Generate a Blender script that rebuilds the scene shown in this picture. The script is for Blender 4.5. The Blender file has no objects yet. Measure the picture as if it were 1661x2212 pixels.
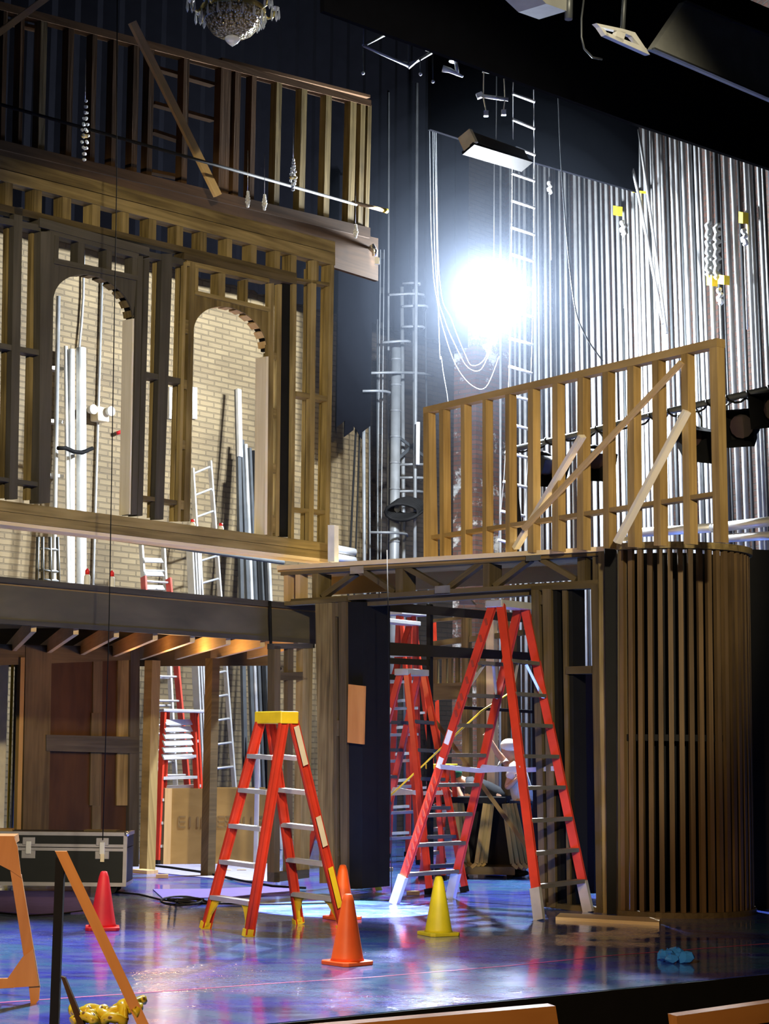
import bpy, bmesh, math, random
from mathutils import Vector, Matrix
random.seed(7)
SC = bpy.context.scene
COL = SC.collection

# ------------------------------------------------------------------ camera
FPX, CX, CY, EYE = 4000.0, 830.5, 1106.0, 1.55
PITCH, ROLL = math.atan(0.125), 0.0105
cam_data = bpy.data.cameras.new('camera')
cam = bpy.data.objects.new('camera', cam_data)
COL.objects.link(cam)
cam_data.sensor_fit = 'HORIZONTAL'
cam_data.sensor_width = 36.0
cam_data.lens = 36.0 * FPX / 1661.0
cam_data.clip_end = 200
CAM_M = Matrix.Rotation(math.pi / 2 + PITCH, 4, 'X') @ Matrix.Rotation(ROLL, 4, 'Z')
cam.matrix_world = Matrix.Translation((0, 0, EYE)) @ CAM_M
SC.camera = cam
# ------------------------------------------------------------------ colour management, world
SC.view_settings.view_transform = 'Standard'
SC.view_settings.look = 'None'
SC.view_settings.gamma = 1.0
SC.view_settings.use_curve_mapping = False
SC.view_settings.exposure = 0.0
W = bpy.data.worlds.new('world')
SC.world = W
W.use_nodes = True
W.node_tree.nodes['Background'].inputs[0].default_value = (0.6, 0.65, 0.8, 1)
W.node_tree.nodes['Background'].inputs[1].default_value = 0.006

def add_light(name, kind, loc, energy, color, size=0.2, target=None, spot=60, blend=0.3):
    d = bpy.data.lights.new(name, kind)
    d.energy = energy
    d.color = color
    if kind == 'AREA':
        d.size = size
    else:
        d.shadow_soft_size = size
    if kind == 'SPOT':
        d.spot_size = math.radians(spot)
        d.spot_blend = blend
    o = bpy.data.objects.new(name, d)
    COL.objects.link(o)
    o.location = loc
    if target is not None:
        o.rotation_euler = (Vector(target) - Vector(loc)).to_track_quat('-Z', 'Y').to_euler()
    return o

# the work light high in the upstage corner, assumed house lights out front, assumed and added spots overhead
LAMP = Vector((1.43, 24.2, 7.53))
add_light('work_light_lamp', 'SPOT', LAMP + Vector((-0.02, -0.38, -0.1)), 9500, (0.86, 0.93, 1.0), 0.16, LAMP + Vector((-3.0, -8, -3)), 165, 0.9)
add_light('work_light_spill', 'POINT', LAMP + Vector((-0.05, -0.36, 0.0)), 2600, (0.86, 0.93, 1.0), 0.14)
add_light('work_light_spill', 'POINT', LAMP + Vector((0.05, 0.36, 0.0)), 2600, (0.86, 0.93, 1.0), 0.14)
add_light('assumed_house_light', 'SPOT', (2.5, -3.0, 7.0), 13500, (1.0, 0.86, 0.58), 0.25, (-0.7, 18.6, 3.6), 25, 0.30)  # assumed unseen front spot that lights the facade and portal
add_light('assumed_house_light', 'SPOT', (-4.5, -1.0, 6.0), 5600, (1.0, 0.66, 0.34), 0.4, (-1.0, 10.5, 0.4), 34, 0.8)  # assumed unseen warm spot for the orange light on the foreground timber
add_light('added_floor_light', 'SPOT', (-2.2, 15.5, 11.5), 9000, (0.72, 0.87, 1.0), 0.12, (-2.0, 12.6, 0.0), 40, 0.9)  # unseen cool spot added to brighten the front of the floor
add_light('assumed_downlight', 'SPOT', (0.2, 18.6, 11.0), 150000, (1.0, 0.97, 0.92), 0.04, (-0.30, 17.8, 0.0), 9.6, 0.12)  # assumed unseen overhead spot that makes the white pool on the floor

add_light('assumed_deck_lamp', 'POINT', (-2.35, 20.6, 2.25), 70, (1.0, 0.56, 0.20), 0.12)  # unseen warm lamp, assumed and added for the orange glow under the deck

# ------------------------------------------------------------------ picture -> place helpers
def ray(px, py):
    v = Vector(((px - CX) / FPX, -(py - CY) / FPX, -1.0))
    return (CAM_M.to_3x3() @ v)
O = Vector((0, 0, EYE))
def at(px, py, Y):
    r = ray(px, py)
    return O + r * (Y / r.y)
def on_z(px, py, z=0.0):
    r = ray(px, py)
    return O + r * ((z - EYE) / r.z)
class Plane:
    """upright plane through two plan points; back = direction away from the audience"""
    def __init__(s, A, B):
        s.A = Vector((A[0], A[1], 0)); s.B = Vector((B[0], B[1], 0))
        s.d = (s.B - s.A).normalized()
        n = Vector((s.d.y, -s.d.x, 0))
        if n.y < 0: n = -n
        s.back = n
    def hit(s, px, py, off=0.0):
        r = ray(px, py)
        p0 = s.A + s.back * off
        t = (p0 - O).dot(s.back) / r.dot(s.back)
        return O + r * t
    def shifted(s, off):
        a = s.A + s.back * off; b = s.B + s.back * off
        return Plane(a, b)

# ------------------------------------------------------------------ mesh builder
class MB:
    def __init__(s):
        s.v = []; s.f = []; s.uv = []; s.sm = []
    def face(s, pts, axis=None, smooth=False):
        pts = [Vector(p) for p in pts]
        i0 = len(s.v); s.v += pts
        s.f.append(list(range(i0, i0 + len(pts)))); s.sm.append(smooth)
        s._uv(pts, axis)
    def _uv(s, pts, axis):
        if axis is None:
            axis = Vector((0, 0, 1))
        ax = axis.normalized()
        o1 = ax.cross(Vector((0.3, 0.5, 0.81)) if abs(ax.z) < 0.9 else Vector((0.8, 0.6, 0.02))).normalized()
        o2 = ax.cross(o1)
        s.uv.append([(p.dot(ax), p.dot(o1) + p.dot(o2)) for p in pts])
    def prism(s, poly, off, axis=None):
        poly = [Vector(p) for p in poly]
        if axis is None:
            best = max(range(len(poly)), key=lambda i: (poly[i] - poly[i - 1]).length)
            axis = poly[best] - poly[best - 1]
        b = [p + off for p in poly]
        s.face(poly, axis); s.face(b[::-1], axis)
        n = len(poly)
        for i in range(n):
            j = (i + 1) % n
            s.face([poly[i], b[i], b[j], poly[j]], axis)
    def bar(s, p0, p1, w, t, nrm=Vector((0, 1, 0)), axis=None):
        p0 = Vector(p0); p1 = Vector(p1); d = (p1 - p0).normalized()
        sd = d.cross(nrm)
        if sd.length < 1e-4: sd = d.cross(Vector((1, 0, 0)))
        sd.normalize(); nn = sd.cross(d).normalized()
        a = sd * w / 2; b = nn * t / 2
        s.prism([p0 + a - b, p0 - a - b, p0 - a + b, p0 + a + b], p1 - p0, d)
    def box(s, c, sx, sy, sz, rot=0.0):
        c = Vector(c); m = Matrix.Rotation(rot, 3, 'Z')
        p = [c + m @ Vector((x * sx / 2, y * sy / 2, -sz / 2)) for x, y in ((-1, -1), (1, -1), (1, 1), (-1, 1))]
        s.prism(p, Vector((0, 0, sz)))
    def tube(s, pts, r, n=8, closed=False, caps=True):
        pts = [Vector(p) for p in pts]
        rs = r if isinstance(r, (list, tuple)) else [r] * len(pts)
        rings = []
        prev = None
        m = len(pts)
        for i, p in enumerate(pts):
            if closed:
                d = pts[(i + 1) % m] - pts[i - 1]
            else:
                d = pts[min(i + 1, m - 1)] - pts[max(i - 1, 0)]
            d.normalize()
            if prev is None:
                u = d.cross(Vector((0, 0, 1)) if abs(d.z) < 0.9 else Vector((1, 0, 0))).normalized()
            else:
                u = (prev - d * prev.dot(d)).normalized()
            prev = u; w = d.cross(u)
            rings.append([p + (u * math.cos(2 * math.pi * k / n) + w * math.sin(2 * math.pi * k / n)) * rs[i] for k in range(n)])
        i0 = len(s.v)
        for rg in rings: s.v += rg
        L = [0.0]
        for i in range(1, m): L.append(L[-1] + (pts[i] - pts[i - 1]).length)
        segs = m if closed else m - 1
        for i in range(segs):
            j = (i + 1) % m
            for k in range(n):
                k2 = (k + 1) % n
                s.f.append([i0 + i * n + k, i0 + i * n + k2, i0 + j * n + k2, i0 + j * n + k]); s.sm.append(True)
                l1 = L[j] if j else L[-1] + 0.1
                s.uv.append([(L[i], k / n), (L[i], (k + 1) / n), (l1, (k + 1) / n), (l1, k / n)])
        if caps and not closed:
            for rg, rev in ((rings[0], True), (rings[-1], False)):
                s.face(rg[::-1] if rev else rg)
    def lathe(s, c, prof, n=24, axis='Z', caps=True, squash=1.0):
        c = Vector(c); i0 = len(s.v)
        for r, z in prof:
            for k in range(n):
                a = 2 * math.pi * k / n
                s.v.append(c + Vector((r * math.cos(a), r * squash * math.sin(a), z)))
        for i in range(len(prof) - 1):
            for k in range(n):
                k2 = (k + 1) % n
                s.f.append([i0 + i * n + k, i0 + i * n + k2, i0 + (i + 1) * n + k2, i0 + (i + 1) * n + k]); s.sm.append(True)
                s.uv.append([(k / n, prof[i][1]), ((k + 1) / n, prof[i][1]), ((k + 1) / n, prof[i + 1][1]), (k / n, prof[i + 1][1])])
        if caps:
            for i in (0, len(prof) - 1):
                if prof[i][0] > 1e-4:
                    s.face([s.v[i0 + i * n + k] for k in range(n)])
    def ball(s, c, r, n=8, sx=1, sy=1, sz=1):
        c = Vector(c); i0 = len(s.v); m = n // 2 + 1
        for i in range(m + 1):
            t = math.pi * i / m
            for k in range(n):
                a = 2 * math.pi * k / n
                s.v.append(c + Vector((r * sx * math.sin(t) * math.cos(a), r * sy * math.sin(t) * math.sin(a), r * sz * math.cos(t))))
        for i in range(m):
            for k in range(n):
                k2 = (k + 1) % n
                s.f.append([i0 + i * n + k, i0 + i * n + k2, i0 + (i + 1) * n + k2, i0 + (i + 1) * n + k]); s.sm.append(True)
                s.uv.append([(0, 0)] * 4)
    def build(s, name, mat, parent=None, origin=None, bevel=0.0):
        if origin is None:
            if parent is not None:
                origin = world_of(parent)
            else:
                lo = [min(v[i] for v in s.v) for i in range(3)]; hi = [max(v[i] for v in s.v) for i in range(3)]
                origin = Vector(((lo[0] + hi[0]) / 2, (lo[1] + hi[1]) / 2, lo[2]))
        me = bpy.data.meshes.new(name)
        me.from_pydata([v - origin for v in s.v], [], s.f)
        uvl = me.uv_layers.new(name='UVMap')
        du, dv = random.uniform(0, 40), random.uniform(0, 40)
        k = 0
        for fu in s.uv:
            for u, v in fu:
                uvl.data[k].uv = (u + du, v + dv); k += 1
        me.polygons.foreach_set('use_smooth', s.sm)
        bm = bmesh.new(); bm.from_mesh(me)
        bmesh.ops.remove_doubles(bm, verts=bm.verts, dist=1e-5)
        bmesh.ops.recalc_face_normals(bm, faces=bm.faces)
        bm.to_mesh(me); bm.free()
        me.materials.append(mat)
        o = bpy.data.objects.new(name, me)
        COL.objects.link(o)
        o['wx'], o['wy'], o['wz'] = origin
        if parent is not None:
            o.parent = parent
            o.location = origin - world_of(parent)
        else:
            o.location = origin
        if bevel:
            b = o.modifiers.new('edge', 'BEVEL'); b.width = bevel; b.segments = 2; b.limit_method = 'ANGLE'
        return o
def world_of(o):
    return Vector((o['wx'], o['wy'], o['wz']))
def tag(o, label, cat, group=None, kind=None):
    o['label'] = label; o['category'] = cat
    if group: o['group'] = group
    if kind: o['kind'] = kind
    return o
def thing(name, label, cat, loc, group=None):
    o = bpy.data.objects.new(name, None)
    o.empty_display_size = 0.1
    COL.objects.link(o)
    o.location = Vector(loc); o['wx'], o['wy'], o['wz'] = Vector(loc)
    return tag(o, label, cat, group, 'thing')
def struct(o):
    o['kind'] = 'structure'
    return o
def dup(root, delta, label=None, group=None):
    r = root.copy(); COL.objects.link(r); r.location = root.location + Vector(delta)
    if label: r['label'] = label
    if group: r['group'] = group
    def rec(src, dst):
        for ch in list(src.children):
            c = ch.copy(); COL.objects.link(c); c.parent = dst
            rec(ch, c)
    rec(root, r)
    return r

# ------------------------------------------------------------------ materials
MATS = {}
def new_mat(name):
    m = bpy.data.materials.new(name); m.use_nodes = True
    nt = m.node_tree
    return m, nt, nt.nodes['Principled BSDF']
def N(nt, t, **kw):
    n = nt.nodes.new(t)
    for k, v in kw.items():
        if k in n.inputs.keys() if hasattr(n.inputs, 'keys') else False:
            n.inputs[k].default_value = v
        else:
            setattr(n, k, v)
    return n
def ramp(nt, stops, fac):
    r = nt.nodes.new('ShaderNodeValToRGB')
    e = r.color_ramp.elements
    while len(e) < len(stops): e.new(0.5)
    for i, (p, c) in enumerate(stops):
        e[i].position = p; e[i].color = (c[0], c[1], c[2], 1)
    nt.links.new(fac, r.inputs[0])
    return r
def plain(name, c, rough=0.5, metal=0.0, var=0.12, scale=6.0, bump=0.0):
    m, nt, b = new_mat(name)
    tc = nt.nodes.new('ShaderNodeTexCoord')
    no = nt.nodes.new('ShaderNodeTexNoise'); no.inputs['Scale'].default_value = scale; no.inputs['Detail'].default_value = 4
    nt.links.new(tc.outputs['Object'], no.inputs['Vector'])
    lo = [x * (1 - var) for x in c]; hi = [min(1, x * (1 + var)) for x in c]
    r = ramp(nt, [(0.3, lo), (0.7, hi)], no.outputs['Fac'])
    nt.links.new(r.outputs[0], b.inputs['Base Color'])
    b.inputs['Roughness'].default_value = rough; b.inputs['Metallic'].default_value = metal
    if bump:
        bp = nt.nodes.new('ShaderNodeBump'); bp.inputs['Strength'].default_value = bump; bp.inputs['Distance'].default_value = 0.02
        nt.links.new(no.outputs['Fac'], bp.inputs['Height']); nt.links.new(bp.outputs[0], b.inputs['Normal'])
    return m
def wood(name, dark, light, rough=0.6, stain=None, grain=26.0):
    m, nt, b = new_mat(name)
    tc = nt.nodes.new('ShaderNodeTexCoord')
    mp = nt.nodes.new('ShaderNodeMapping'); mp.inputs['Scale'].default_value = (1.1, grain, 1)
    nt.links.new(tc.outputs['UV'], mp.inputs['Vector'])
    n1 = nt.nodes.new('ShaderNodeTexNoise'); n1.inputs['Scale'].default_value = 1.0; n1.inputs['Detail'].default_value = 6; n1.inputs['Distortion'].default_value = 0.6
    nt.links.new(mp.outputs[0], n1.inputs['Vector'])
    mp2 = nt.nodes.new('ShaderNodeMapping'); mp2.inputs['Scale'].default_value = (0.9, 2.2, 1)
    nt.links.new(tc.outputs['UV'], mp2.inputs['Vector'])
    n2 = nt.nodes.new('ShaderNodeTexNoise'); n2.inputs['Scale'].default_value = 1.3; n2.inputs['Detail'].default_value = 3
    nt.links.new(mp2.outputs[0], n2.inputs['Vector'])
    oi = nt.nodes.new('ShaderNodeObjectInfo')
    a1 = nt.nodes.new('ShaderNodeMath'); a1.operation = 'MULTIPLY_ADD'; a1.inputs[1].default_value = 0.5; 
    nt.links.new(n1.outputs['Fac'], a1.inputs[0])
    a2 = nt.nodes.new('ShaderNodeMath'); a2.operation = 'MULTIPLY'; a2.inputs[1].default_value = 0.5
    nt.links.new(n2.outputs['Fac'], a2.inputs[0]); nt.links.new(a2.outputs[0], a1.inputs[2])
    a3 = nt.nodes.new('ShaderNodeMath'); a3.operation = 'MULTIPLY_ADD'; a3.inputs[1].default_value = 0.16; a3.inputs[2].default_value = -0.08
    nt.links.new(oi.outputs['Random'], a3.inputs[0])
    a4 = nt.nodes.new('ShaderNodeMath'); a4.operation = 'ADD'
    nt.links.new(a1.outputs[0], a4.inputs[0]); nt.links.new(a3.outputs[0], a4.inputs[1])
    stops = [(0.30, dark), (0.68, light)]
    if stain: stops = [(0.28, stain), (0.40, dark), (0.68, light)]
    r = ramp(nt, stops, a4.outputs[0])
    nt.links.new(r.outputs[0], b.inputs['Base Color'])
    b.inputs['Roughness'].default_value = rough; b.inputs['Specular IOR Level'].default_value = 0.22
    bp = nt.nodes.new('ShaderNodeBump'); bp.inputs['Strength'].default_value = 0.15; bp.inputs['Distance'].default_value = 0.01
    nt.links.new(n1.outputs['Fac'], bp.inputs['Height']); nt.links.new(bp.outputs[0], b.inputs['Normal'])
    return m
def brick(name, c1, c2, mortar, patch=None, sc=1.0):
    m, nt, b = new_mat(name)
    tc = nt.nodes.new('ShaderNodeTexCoord')
    bt = nt.nodes.new('ShaderNodeTexBrick')
    bt.inputs['Color1'].default_value = (*c1, 1); bt.inputs['Color2'].default_value = (*c2, 1); bt.inputs['Mortar'].default_value = (*mortar, 1)
    bt.inputs['Scale'].default_value = 1.0
    bt.inputs['Brick Width'].default_value = 0.30 * sc; bt.inputs['Row Height'].default_value = 0.085 * sc; bt.inputs['Mortar Size'].default_value = 0.011 * sc
    bt.inputs['Mortar Smooth'].default_value = 0.3
    nt.links.new(tc.outputs['UV'], bt.inputs['Vector'])
    no = nt.nodes.new('ShaderNodeTexNoise'); no.inputs['Scale'].default_value = 0.9; no.inputs['Detail'].default_value = 6
    nt.links.new(tc.outputs['UV'], no.inputs['Vector'])
    mx = nt.nodes.new('ShaderNodeMix'); mx.data_type = 'RGBA'; mx.blend_type = 'MULTIPLY'; mx.inputs[0].default_value = 0.8
    rr = ramp(nt, [(0.32, (0.5, 0.47, 0.44)), (0.66, (1, 1, 1))], no.outputs['Fac'])
    nt.links.new(bt.outputs['Color'], mx.inputs[6]); nt.links.new(rr.outputs[0], mx.inputs[7])
    out = mx.outputs[2]
    if patch:
        n2 = nt.nodes.new('ShaderNodeTexNoise'); n2.inputs['Scale'].default_value = 1.6; n2.inputs['Detail'].default_value = 8; n2.inputs['Roughness'].default_value = 0.7
        nt.links.new(tc.outputs['UV'], n2.inputs['Vector'])
        r2 = ramp(nt, [(0.56, (0, 0, 0)), (0.62, (1, 1, 1))], n2.outputs['Fac'])
        m2 = nt.nodes.new('ShaderNodeMix'); m2.data_type = 'RGBA'
        nt.links.new(r2.outputs[0], m2.inputs[0]); nt.links.new(out, m2.inputs[6]); m2.inputs[7].default_value = (*patch, 1)
        out = m2.outputs[2]
    nt.links.new(out, b.inputs['Base Color'])
    b.inputs['Roughness'].default_value = 0.75
    bp = nt.nodes.new('ShaderNodeBump'); bp.inputs['Strength'].default_value = 1.0; bp.inputs['Distance'].default_value = 0.045; bp.invert = True
    nt.links.new(bt.outputs['Fac'], bp.inputs['Height']); nt.links.new(bp.outputs[0], b.inputs['Normal'])
    return m
def emis(name, c, s):
    m, nt, b = new_mat(name)
    b.inputs['Emission Color'].default_value = (*c, 1); b.inputs['Emission Strength'].default_value = s
    b.inputs['Base Color'].default_value = (*c, 1)
    return m
def floor_mat():
    m, nt, b = new_mat('painted_stage_floor')
    tc = nt.nodes.new('ShaderNodeTexCoord')
    mp = nt.nodes.new('ShaderNodeMapping'); mp.inputs['Scale'].default_value = (0.55, 1.0, 1); mp.inputs['Rotation'].default_value = (0, 0, -0.86)
    nt.links.new(tc.outputs['Object'], mp.inputs['Vector'])
    n1 = nt.nodes.new('ShaderNodeTexNoise'); n1.inputs['Scale'].default_value = 1.3; n1.inputs['Detail'].default_value = 6; n1.inputs['Distortion'].default_value = 1.2
    nt.links.new(mp.outputs[0], n1.inputs['Vector'])
    r1 = ramp(nt, [(0.30, (0.02, 0.035, 0.22)), (0.43, (0.04, 0.07, 0.60)), (0.52, (0.06, 0.14, 0.46)), (0.60, (0.05, 0.22, 0.48)), (0.72, (0.12, 0.07, 0.52))], n1.outputs['Fac'])
    n2 = nt.nodes.new('ShaderNodeTexNoise'); n2.inputs['Scale'].default_value = 5.5; n2.inputs['Detail'].default_value = 8; n2.inputs['Roughness'].default_value = 0.7
    nt.links.new(mp.outputs[0], n2.inputs['Vector'])
    r2 = ramp(nt, [(0.50, (0, 0, 0)), (0.72, (1, 1, 1))], n2.outputs['Fac'])
    mx = nt.nodes.new('ShaderNodeMix'); mx.data_type = 'RGBA'
    nt.links.new(r2.outputs[0], mx.inputs[0]); nt.links.new(r1.outputs[0], mx.inputs[6]); mx.inputs[7].default_value = (0.15, 0.24, 0.46, 1)
    nt.links.new(mx.outputs[2], b.inputs['Base Color'])
    r3 = ramp(nt, [(0.35, (0.24, 0.24, 0.24)), (0.7, (0.36, 0.36, 0.36))], n2.outputs['Fac'])
    nt.links.new(r3.outputs[0], b.inputs['Roughness'])
    b.inputs['Specular Tint'].default_value = (0.22, 0.42, 1.0, 1)
    b.inputs['Coat Weight'].default_value = 1.0; b.inputs['Coat Roughness'].default_value = 0.06
    n3 = nt.nodes.new('ShaderNodeTexNoise'); n3.inputs['Scale'].default_value = 16; n3.inputs['Detail'].default_value = 5
    nt.links.new(tc.outputs['Object'], n3.inputs['Vector'])
    bp = nt.nodes.new('ShaderNodeBump'); bp.inputs['Strength'].default_value = 0.10; bp.inputs['Distance'].default_value = 0.02
    nt.links.new(n3.outputs['Fac'], bp.inputs['Height'])
    nt.links.new(bp.outputs[0], b.inputs['Normal'])
    vo = nt.nodes.new('ShaderNodeTexNoise'); vo.inputs['Scale'].default_value = 26; vo.inputs['Detail'].default_value = 3; vo.inputs['Distortion'].default_value = 1.0
    nt.links.new(tc.outputs['Object'], vo.inputs['Vector'])
    b2 = nt.nodes.new('ShaderNodeBump'); b2.inputs['Distance'].default_value = 0.02
    n4 = nt.nodes.new('ShaderNodeTexNoise'); n4.inputs['Scale'].default_value = 0.55; n4.inputs['Detail'].default_value = 4
    nt.links.new(tc.outputs['Object'], n4.inputs['Vector']); r4 = ramp(nt, [(0.52, (0.03, 0.03, 0.03)), (0.66, (1, 1, 1))], n4.outputs['Fac']); nt.links.new(r4.outputs[0], b2.inputs['Strength'])
    nt.links.new(vo.outputs['Fac'], b2.inputs['Height']); nt.links.new(b2.outputs[0], b.inputs['Coat Normal'])
    return m
M = dict(
    floor=floor_mat(),
    oak=wood('stained_set_timber', (0.120, 0.084, 0.030), (0.32, 0.235, 0.095), 0.6, (0.05, 0.036, 0.016)),
    oak_dark=wood('dark_stained_timber', (0.045, 0.032, 0.014), (0.125, 0.090, 0.042), 0.6),
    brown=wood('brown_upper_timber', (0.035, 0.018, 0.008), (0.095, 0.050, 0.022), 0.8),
    ebony=wood('charcoal_painted_timber', (0.035, 0.031, 0.024), (0.085, 0.074, 0.056), 0.6),
    fascia=wood('grey_brown_painted_board', (0.045, 0.040, 0.026), (0.105, 0.090, 0.058), 0.65, None, 5.0),
    honey=wood('honey_coloured_timber', (0.21, 0.13, 0.045), (0.46, 0.31, 0.125), 0.6),
    bright_pine=wood('brightened_pine', (0.66, 0.58, 0.44), (0.86, 0.79, 0.66), 0.6),  # bright light on jambs and braces is put into this near-white colour
    slat=wood('dark_brown_slat', (0.055, 0.034, 0.015), (0.15, 0.092, 0.040), 0.6),
    pine=wood('bare_pine', (0.42, 0.27, 0.11), (0.62, 0.44, 0.22), 0.6),
    pale=wood('fresh_white_pine', (0.62, 0.47, 0.26), (0.80, 0.66, 0.44), 0.6),
    ply=wood('plywood_sheet', (0.20, 0.12, 0.035), (0.36, 0.23, 0.08), 0.6, None, 7.0),
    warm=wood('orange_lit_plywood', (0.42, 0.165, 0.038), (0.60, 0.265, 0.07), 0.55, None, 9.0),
    black=plain('black_paint', (0.008, 0.008, 0.0085), 0.7),
    drape=plain('black_drape', (0.0028, 0.003, 0.0045), 1.0),
    steel=plain('dark_steel', (0.10, 0.11, 0.12), 0.45, 0.5),
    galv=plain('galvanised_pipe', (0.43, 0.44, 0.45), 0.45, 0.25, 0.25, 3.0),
    galv_dim=plain('dimmed_grey_pipe', (0.16, 0.17, 0.18), 0.5, 0.2, 0.25, 3.0),  # galvanised colour darkened to offset the work light's glare
    alu=plain('ladder_aluminium', (0.68, 0.69, 0.70), 0.38, 0.55, 0.1),
    chrome=plain('bright_metal', (0.8, 0.8, 0.82), 0.22, 0.9),
    white=plain('white_plastic', (0.78, 0.78, 0.75), 0.5),
    cream=plain('cream_plastic', (0.72, 0.62, 0.42), 0.5),
    red=plain('orange_red_fibreglass', (0.54, 0.040, 0.016), 0.42, 0, 0.15),
    cone_o=plain('fluorescent_orange_rubber', (1.0, 0.13, 0.012), 0.5),
    cone_r=plain('deep_red_rubber', (0.75, 0.02, 0.025), 0.5),
    cone_y=plain('lime_yellow_rubber', (0.72, 0.64, 0.02), 0.5),
    yellow=plain('yellow_plastic', (0.85, 0.60, 0.02), 0.45),
    brass=plain('gilt_brass', (0.62, 0.46, 0.14), 0.3, 0.85),
    grey=plain('grey_paint', (0.30, 0.31, 0.30), 0.7),
    skin=plain('skin', (0.55, 0.32, 0.22), 0.55),
    tshirt=plain('white_tshirt', (0.72, 0.73, 0.74), 0.85),
    denim=plain('dark_trousers', (0.025, 0.03, 0.04), 0.85),
    green=plain('green_cap_cloth', (0.03, 0.22, 0.14), 0.8),
    purple=plain('purple_dust_cloth', (0.09, 0.06, 0.26), 0.85),
    tape=plain('pink_spike_tape', (0.55, 0.06, 0.20), 0.6),
    brick=brick('ochre_brick', (0.265, 0.20, 0.105), (0.205, 0.152, 0.08), (0.165, 0.125, 0.068)),
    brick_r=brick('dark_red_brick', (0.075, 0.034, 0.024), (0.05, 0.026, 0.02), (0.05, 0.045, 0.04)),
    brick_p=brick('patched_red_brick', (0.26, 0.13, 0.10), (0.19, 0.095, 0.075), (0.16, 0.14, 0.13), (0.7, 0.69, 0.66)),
    brick_shade=brick('shaded_dark_brick', (0.045, 0.035, 0.028), (0.035, 0.026, 0.022), (0.03, 0.026, 0.024)),  # shade over this end of the wall is put into the brick colour
)
def glass_mat():
    m, nt, b = new_mat('cut_crystal')
    b.inputs['Base Color'].default_value = (0.9, 0.9, 0.88, 1); b.inputs['Roughness'].default_value = 0.08
    b.inputs['Transmission Weight'].default_value = 0.55; b.inputs['IOR'].default_value = 1.5
    b.inputs['Specular IOR Level'].default_value = 1.0
    return m
for k_, v_ in (('black', .12), ('drape', .02), ('brown', .1), ('fascia', .25), ('ebony', .25)): M[k_].node_tree.nodes['Principled BSDF'].inputs['Specular IOR Level'].default_value = v_
M['crystal'] = glass_mat()
def film_mat(name, c):
    m, nt, b = new_mat(name)
    b.inputs['Base Color'].default_value = (*c, 1); b.inputs['Roughness'].default_value = 0.12
    b.inputs['Transmission Weight'].default_value = 0.2
    return m
M['film'] = film_mat('blue_plastic_film', (0.05, 0.30, 1.0))

# ------------------------------------------------------------------ member helpers on a plane
def slab(root, name, mat, pl, px, t, off=0.0, axis=None, bevel=0.0):
    mb = MB()
    mb.prism([pl.hit(x, y, off) for x, y in px], pl.back * t, axis)
    return mb.build(name, mat, root, bevel=bevel)
def V(root, name, mat, pl, top, bot, t, off=0.0):
    return slab(root, name, mat, pl, [(top[0], top[2]), (top[1], top[2]), (bot[1], bot[2]), (bot[0], bot[2])], t, off, Vector((0, 0, 1)))
def H(root, name, mat, pl, l, r, t, off=0.0):
    return slab(root, name, mat, pl, [(l[0], l[1]), (r[0], r[1]), (r[0], r[2]), (l[0], l[2])], t, off, pl.d)
def D(root, name, mat, pl, a, b, wpx, t, off=0.0):
    a = Vector(a); b = Vector(b); d = (b - a).normalized(); n = Vector((-d.y, d.x)) * wpx / 2
    return slab(root, name, mat, pl, [tuple(a + n), tuple(b + n), tuple(b - n), tuple(a - n)], t, off)
def lerp(a, b, t): return a + (b - a) * t

# ================================================================== SETTING
A = Plane((-3.53, 17.0), (-0.61, 20.4))          # facade with the arches, and the balcony below it
AX = A.d.copy(); UP = A.back.copy()
BW = Plane((-5.2, 25.1), (1.4, 32.8))            # upstage brick wall
BW = Plane((-5.2, 25.1), (-5.2 + AX.x, 25.1 + AX.y))
corner = BW.hit(1088, 1500); corner.z = 0
RW = Plane((corner.x, corner.y), (5.3, 24.0))     # side wall behind the counterweight pipes
# floor
mb = MB()
e0 = on_z(800, 2189); e1 = on_z(1661, 2103); ed = (e1 - e0).normalized()
f0 = e0 - ed * 9; f1 = e0 + ed * 14
mb.prism([f0, f1, f1 + Vector((2, 26, 0)), f0 + Vector((-8, 26, 0))], Vector((0, 0, -0.12)))
fl = struct(mb.build('floor', M['floor'], origin=Vector((0, 0, 0))))
lipn = Vector((ed.y, -ed.x, 0)) * .02
mb = MB(); mb.prism([f0 + lipn + Vector((0, 0, -.004)), f1 + lipn + Vector((0, 0, -.004)), f1 + lipn + Vector((0, 0, -1.4)), f0 + lipn + Vector((0, 0, -1.4))], -lipn * .9)
struct(mb.build('trim_1', M['black']))
mb = MB(); g = [(-9, -6), (9, -6), (9, 16), (-9, 16)]
mb.prism([(x, y, -1.4) for x, y in g], Vector((0, 0, -0.1)))
struct(mb.build('floor_pit', M['black']))
# upstage brick wall and side wall
def wall(name, p, q, z0, z1, th, back, mat):
    m_ = MB(); p = Vector(p); q = Vector(q)
    d = (q - p).normalized()
    a = [p + Vector((0, 0, z0)), q + Vector((0, 0, z0)), q + Vector((0, 0, z1)), p + Vector((0, 0, z1))]
    m_.prism(a, back * th, Vector((0, 0, 1)))
    # lay the bricks along the wall
    m_.uv = []
    for f in m_.f:
        m_.uv.append([((m_.v[i]).dot(d), m_.v[i].z) for i in f])
    return struct(m_.build(name, mat))
wl0 = BW.hit(-260, 1500); wl0.z = 0
wm = BW.hit(790, 1500); wm.z = 0
wall('wall_back', wl0, wm, 0, 14.5, 0.4, BW.back, M['brick'])
wall('wall_back_end', wm, corner, 0, 14.5, 0.4, BW.back, M['brick_shade'])
dp = BW.shifted(-0.9)
mb = MB()
zb = dp.hit(300, 560).z
q0 = dp.hit(-300, 500); q1 = dp.hit(1010, 500); nn_ = 60
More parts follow.
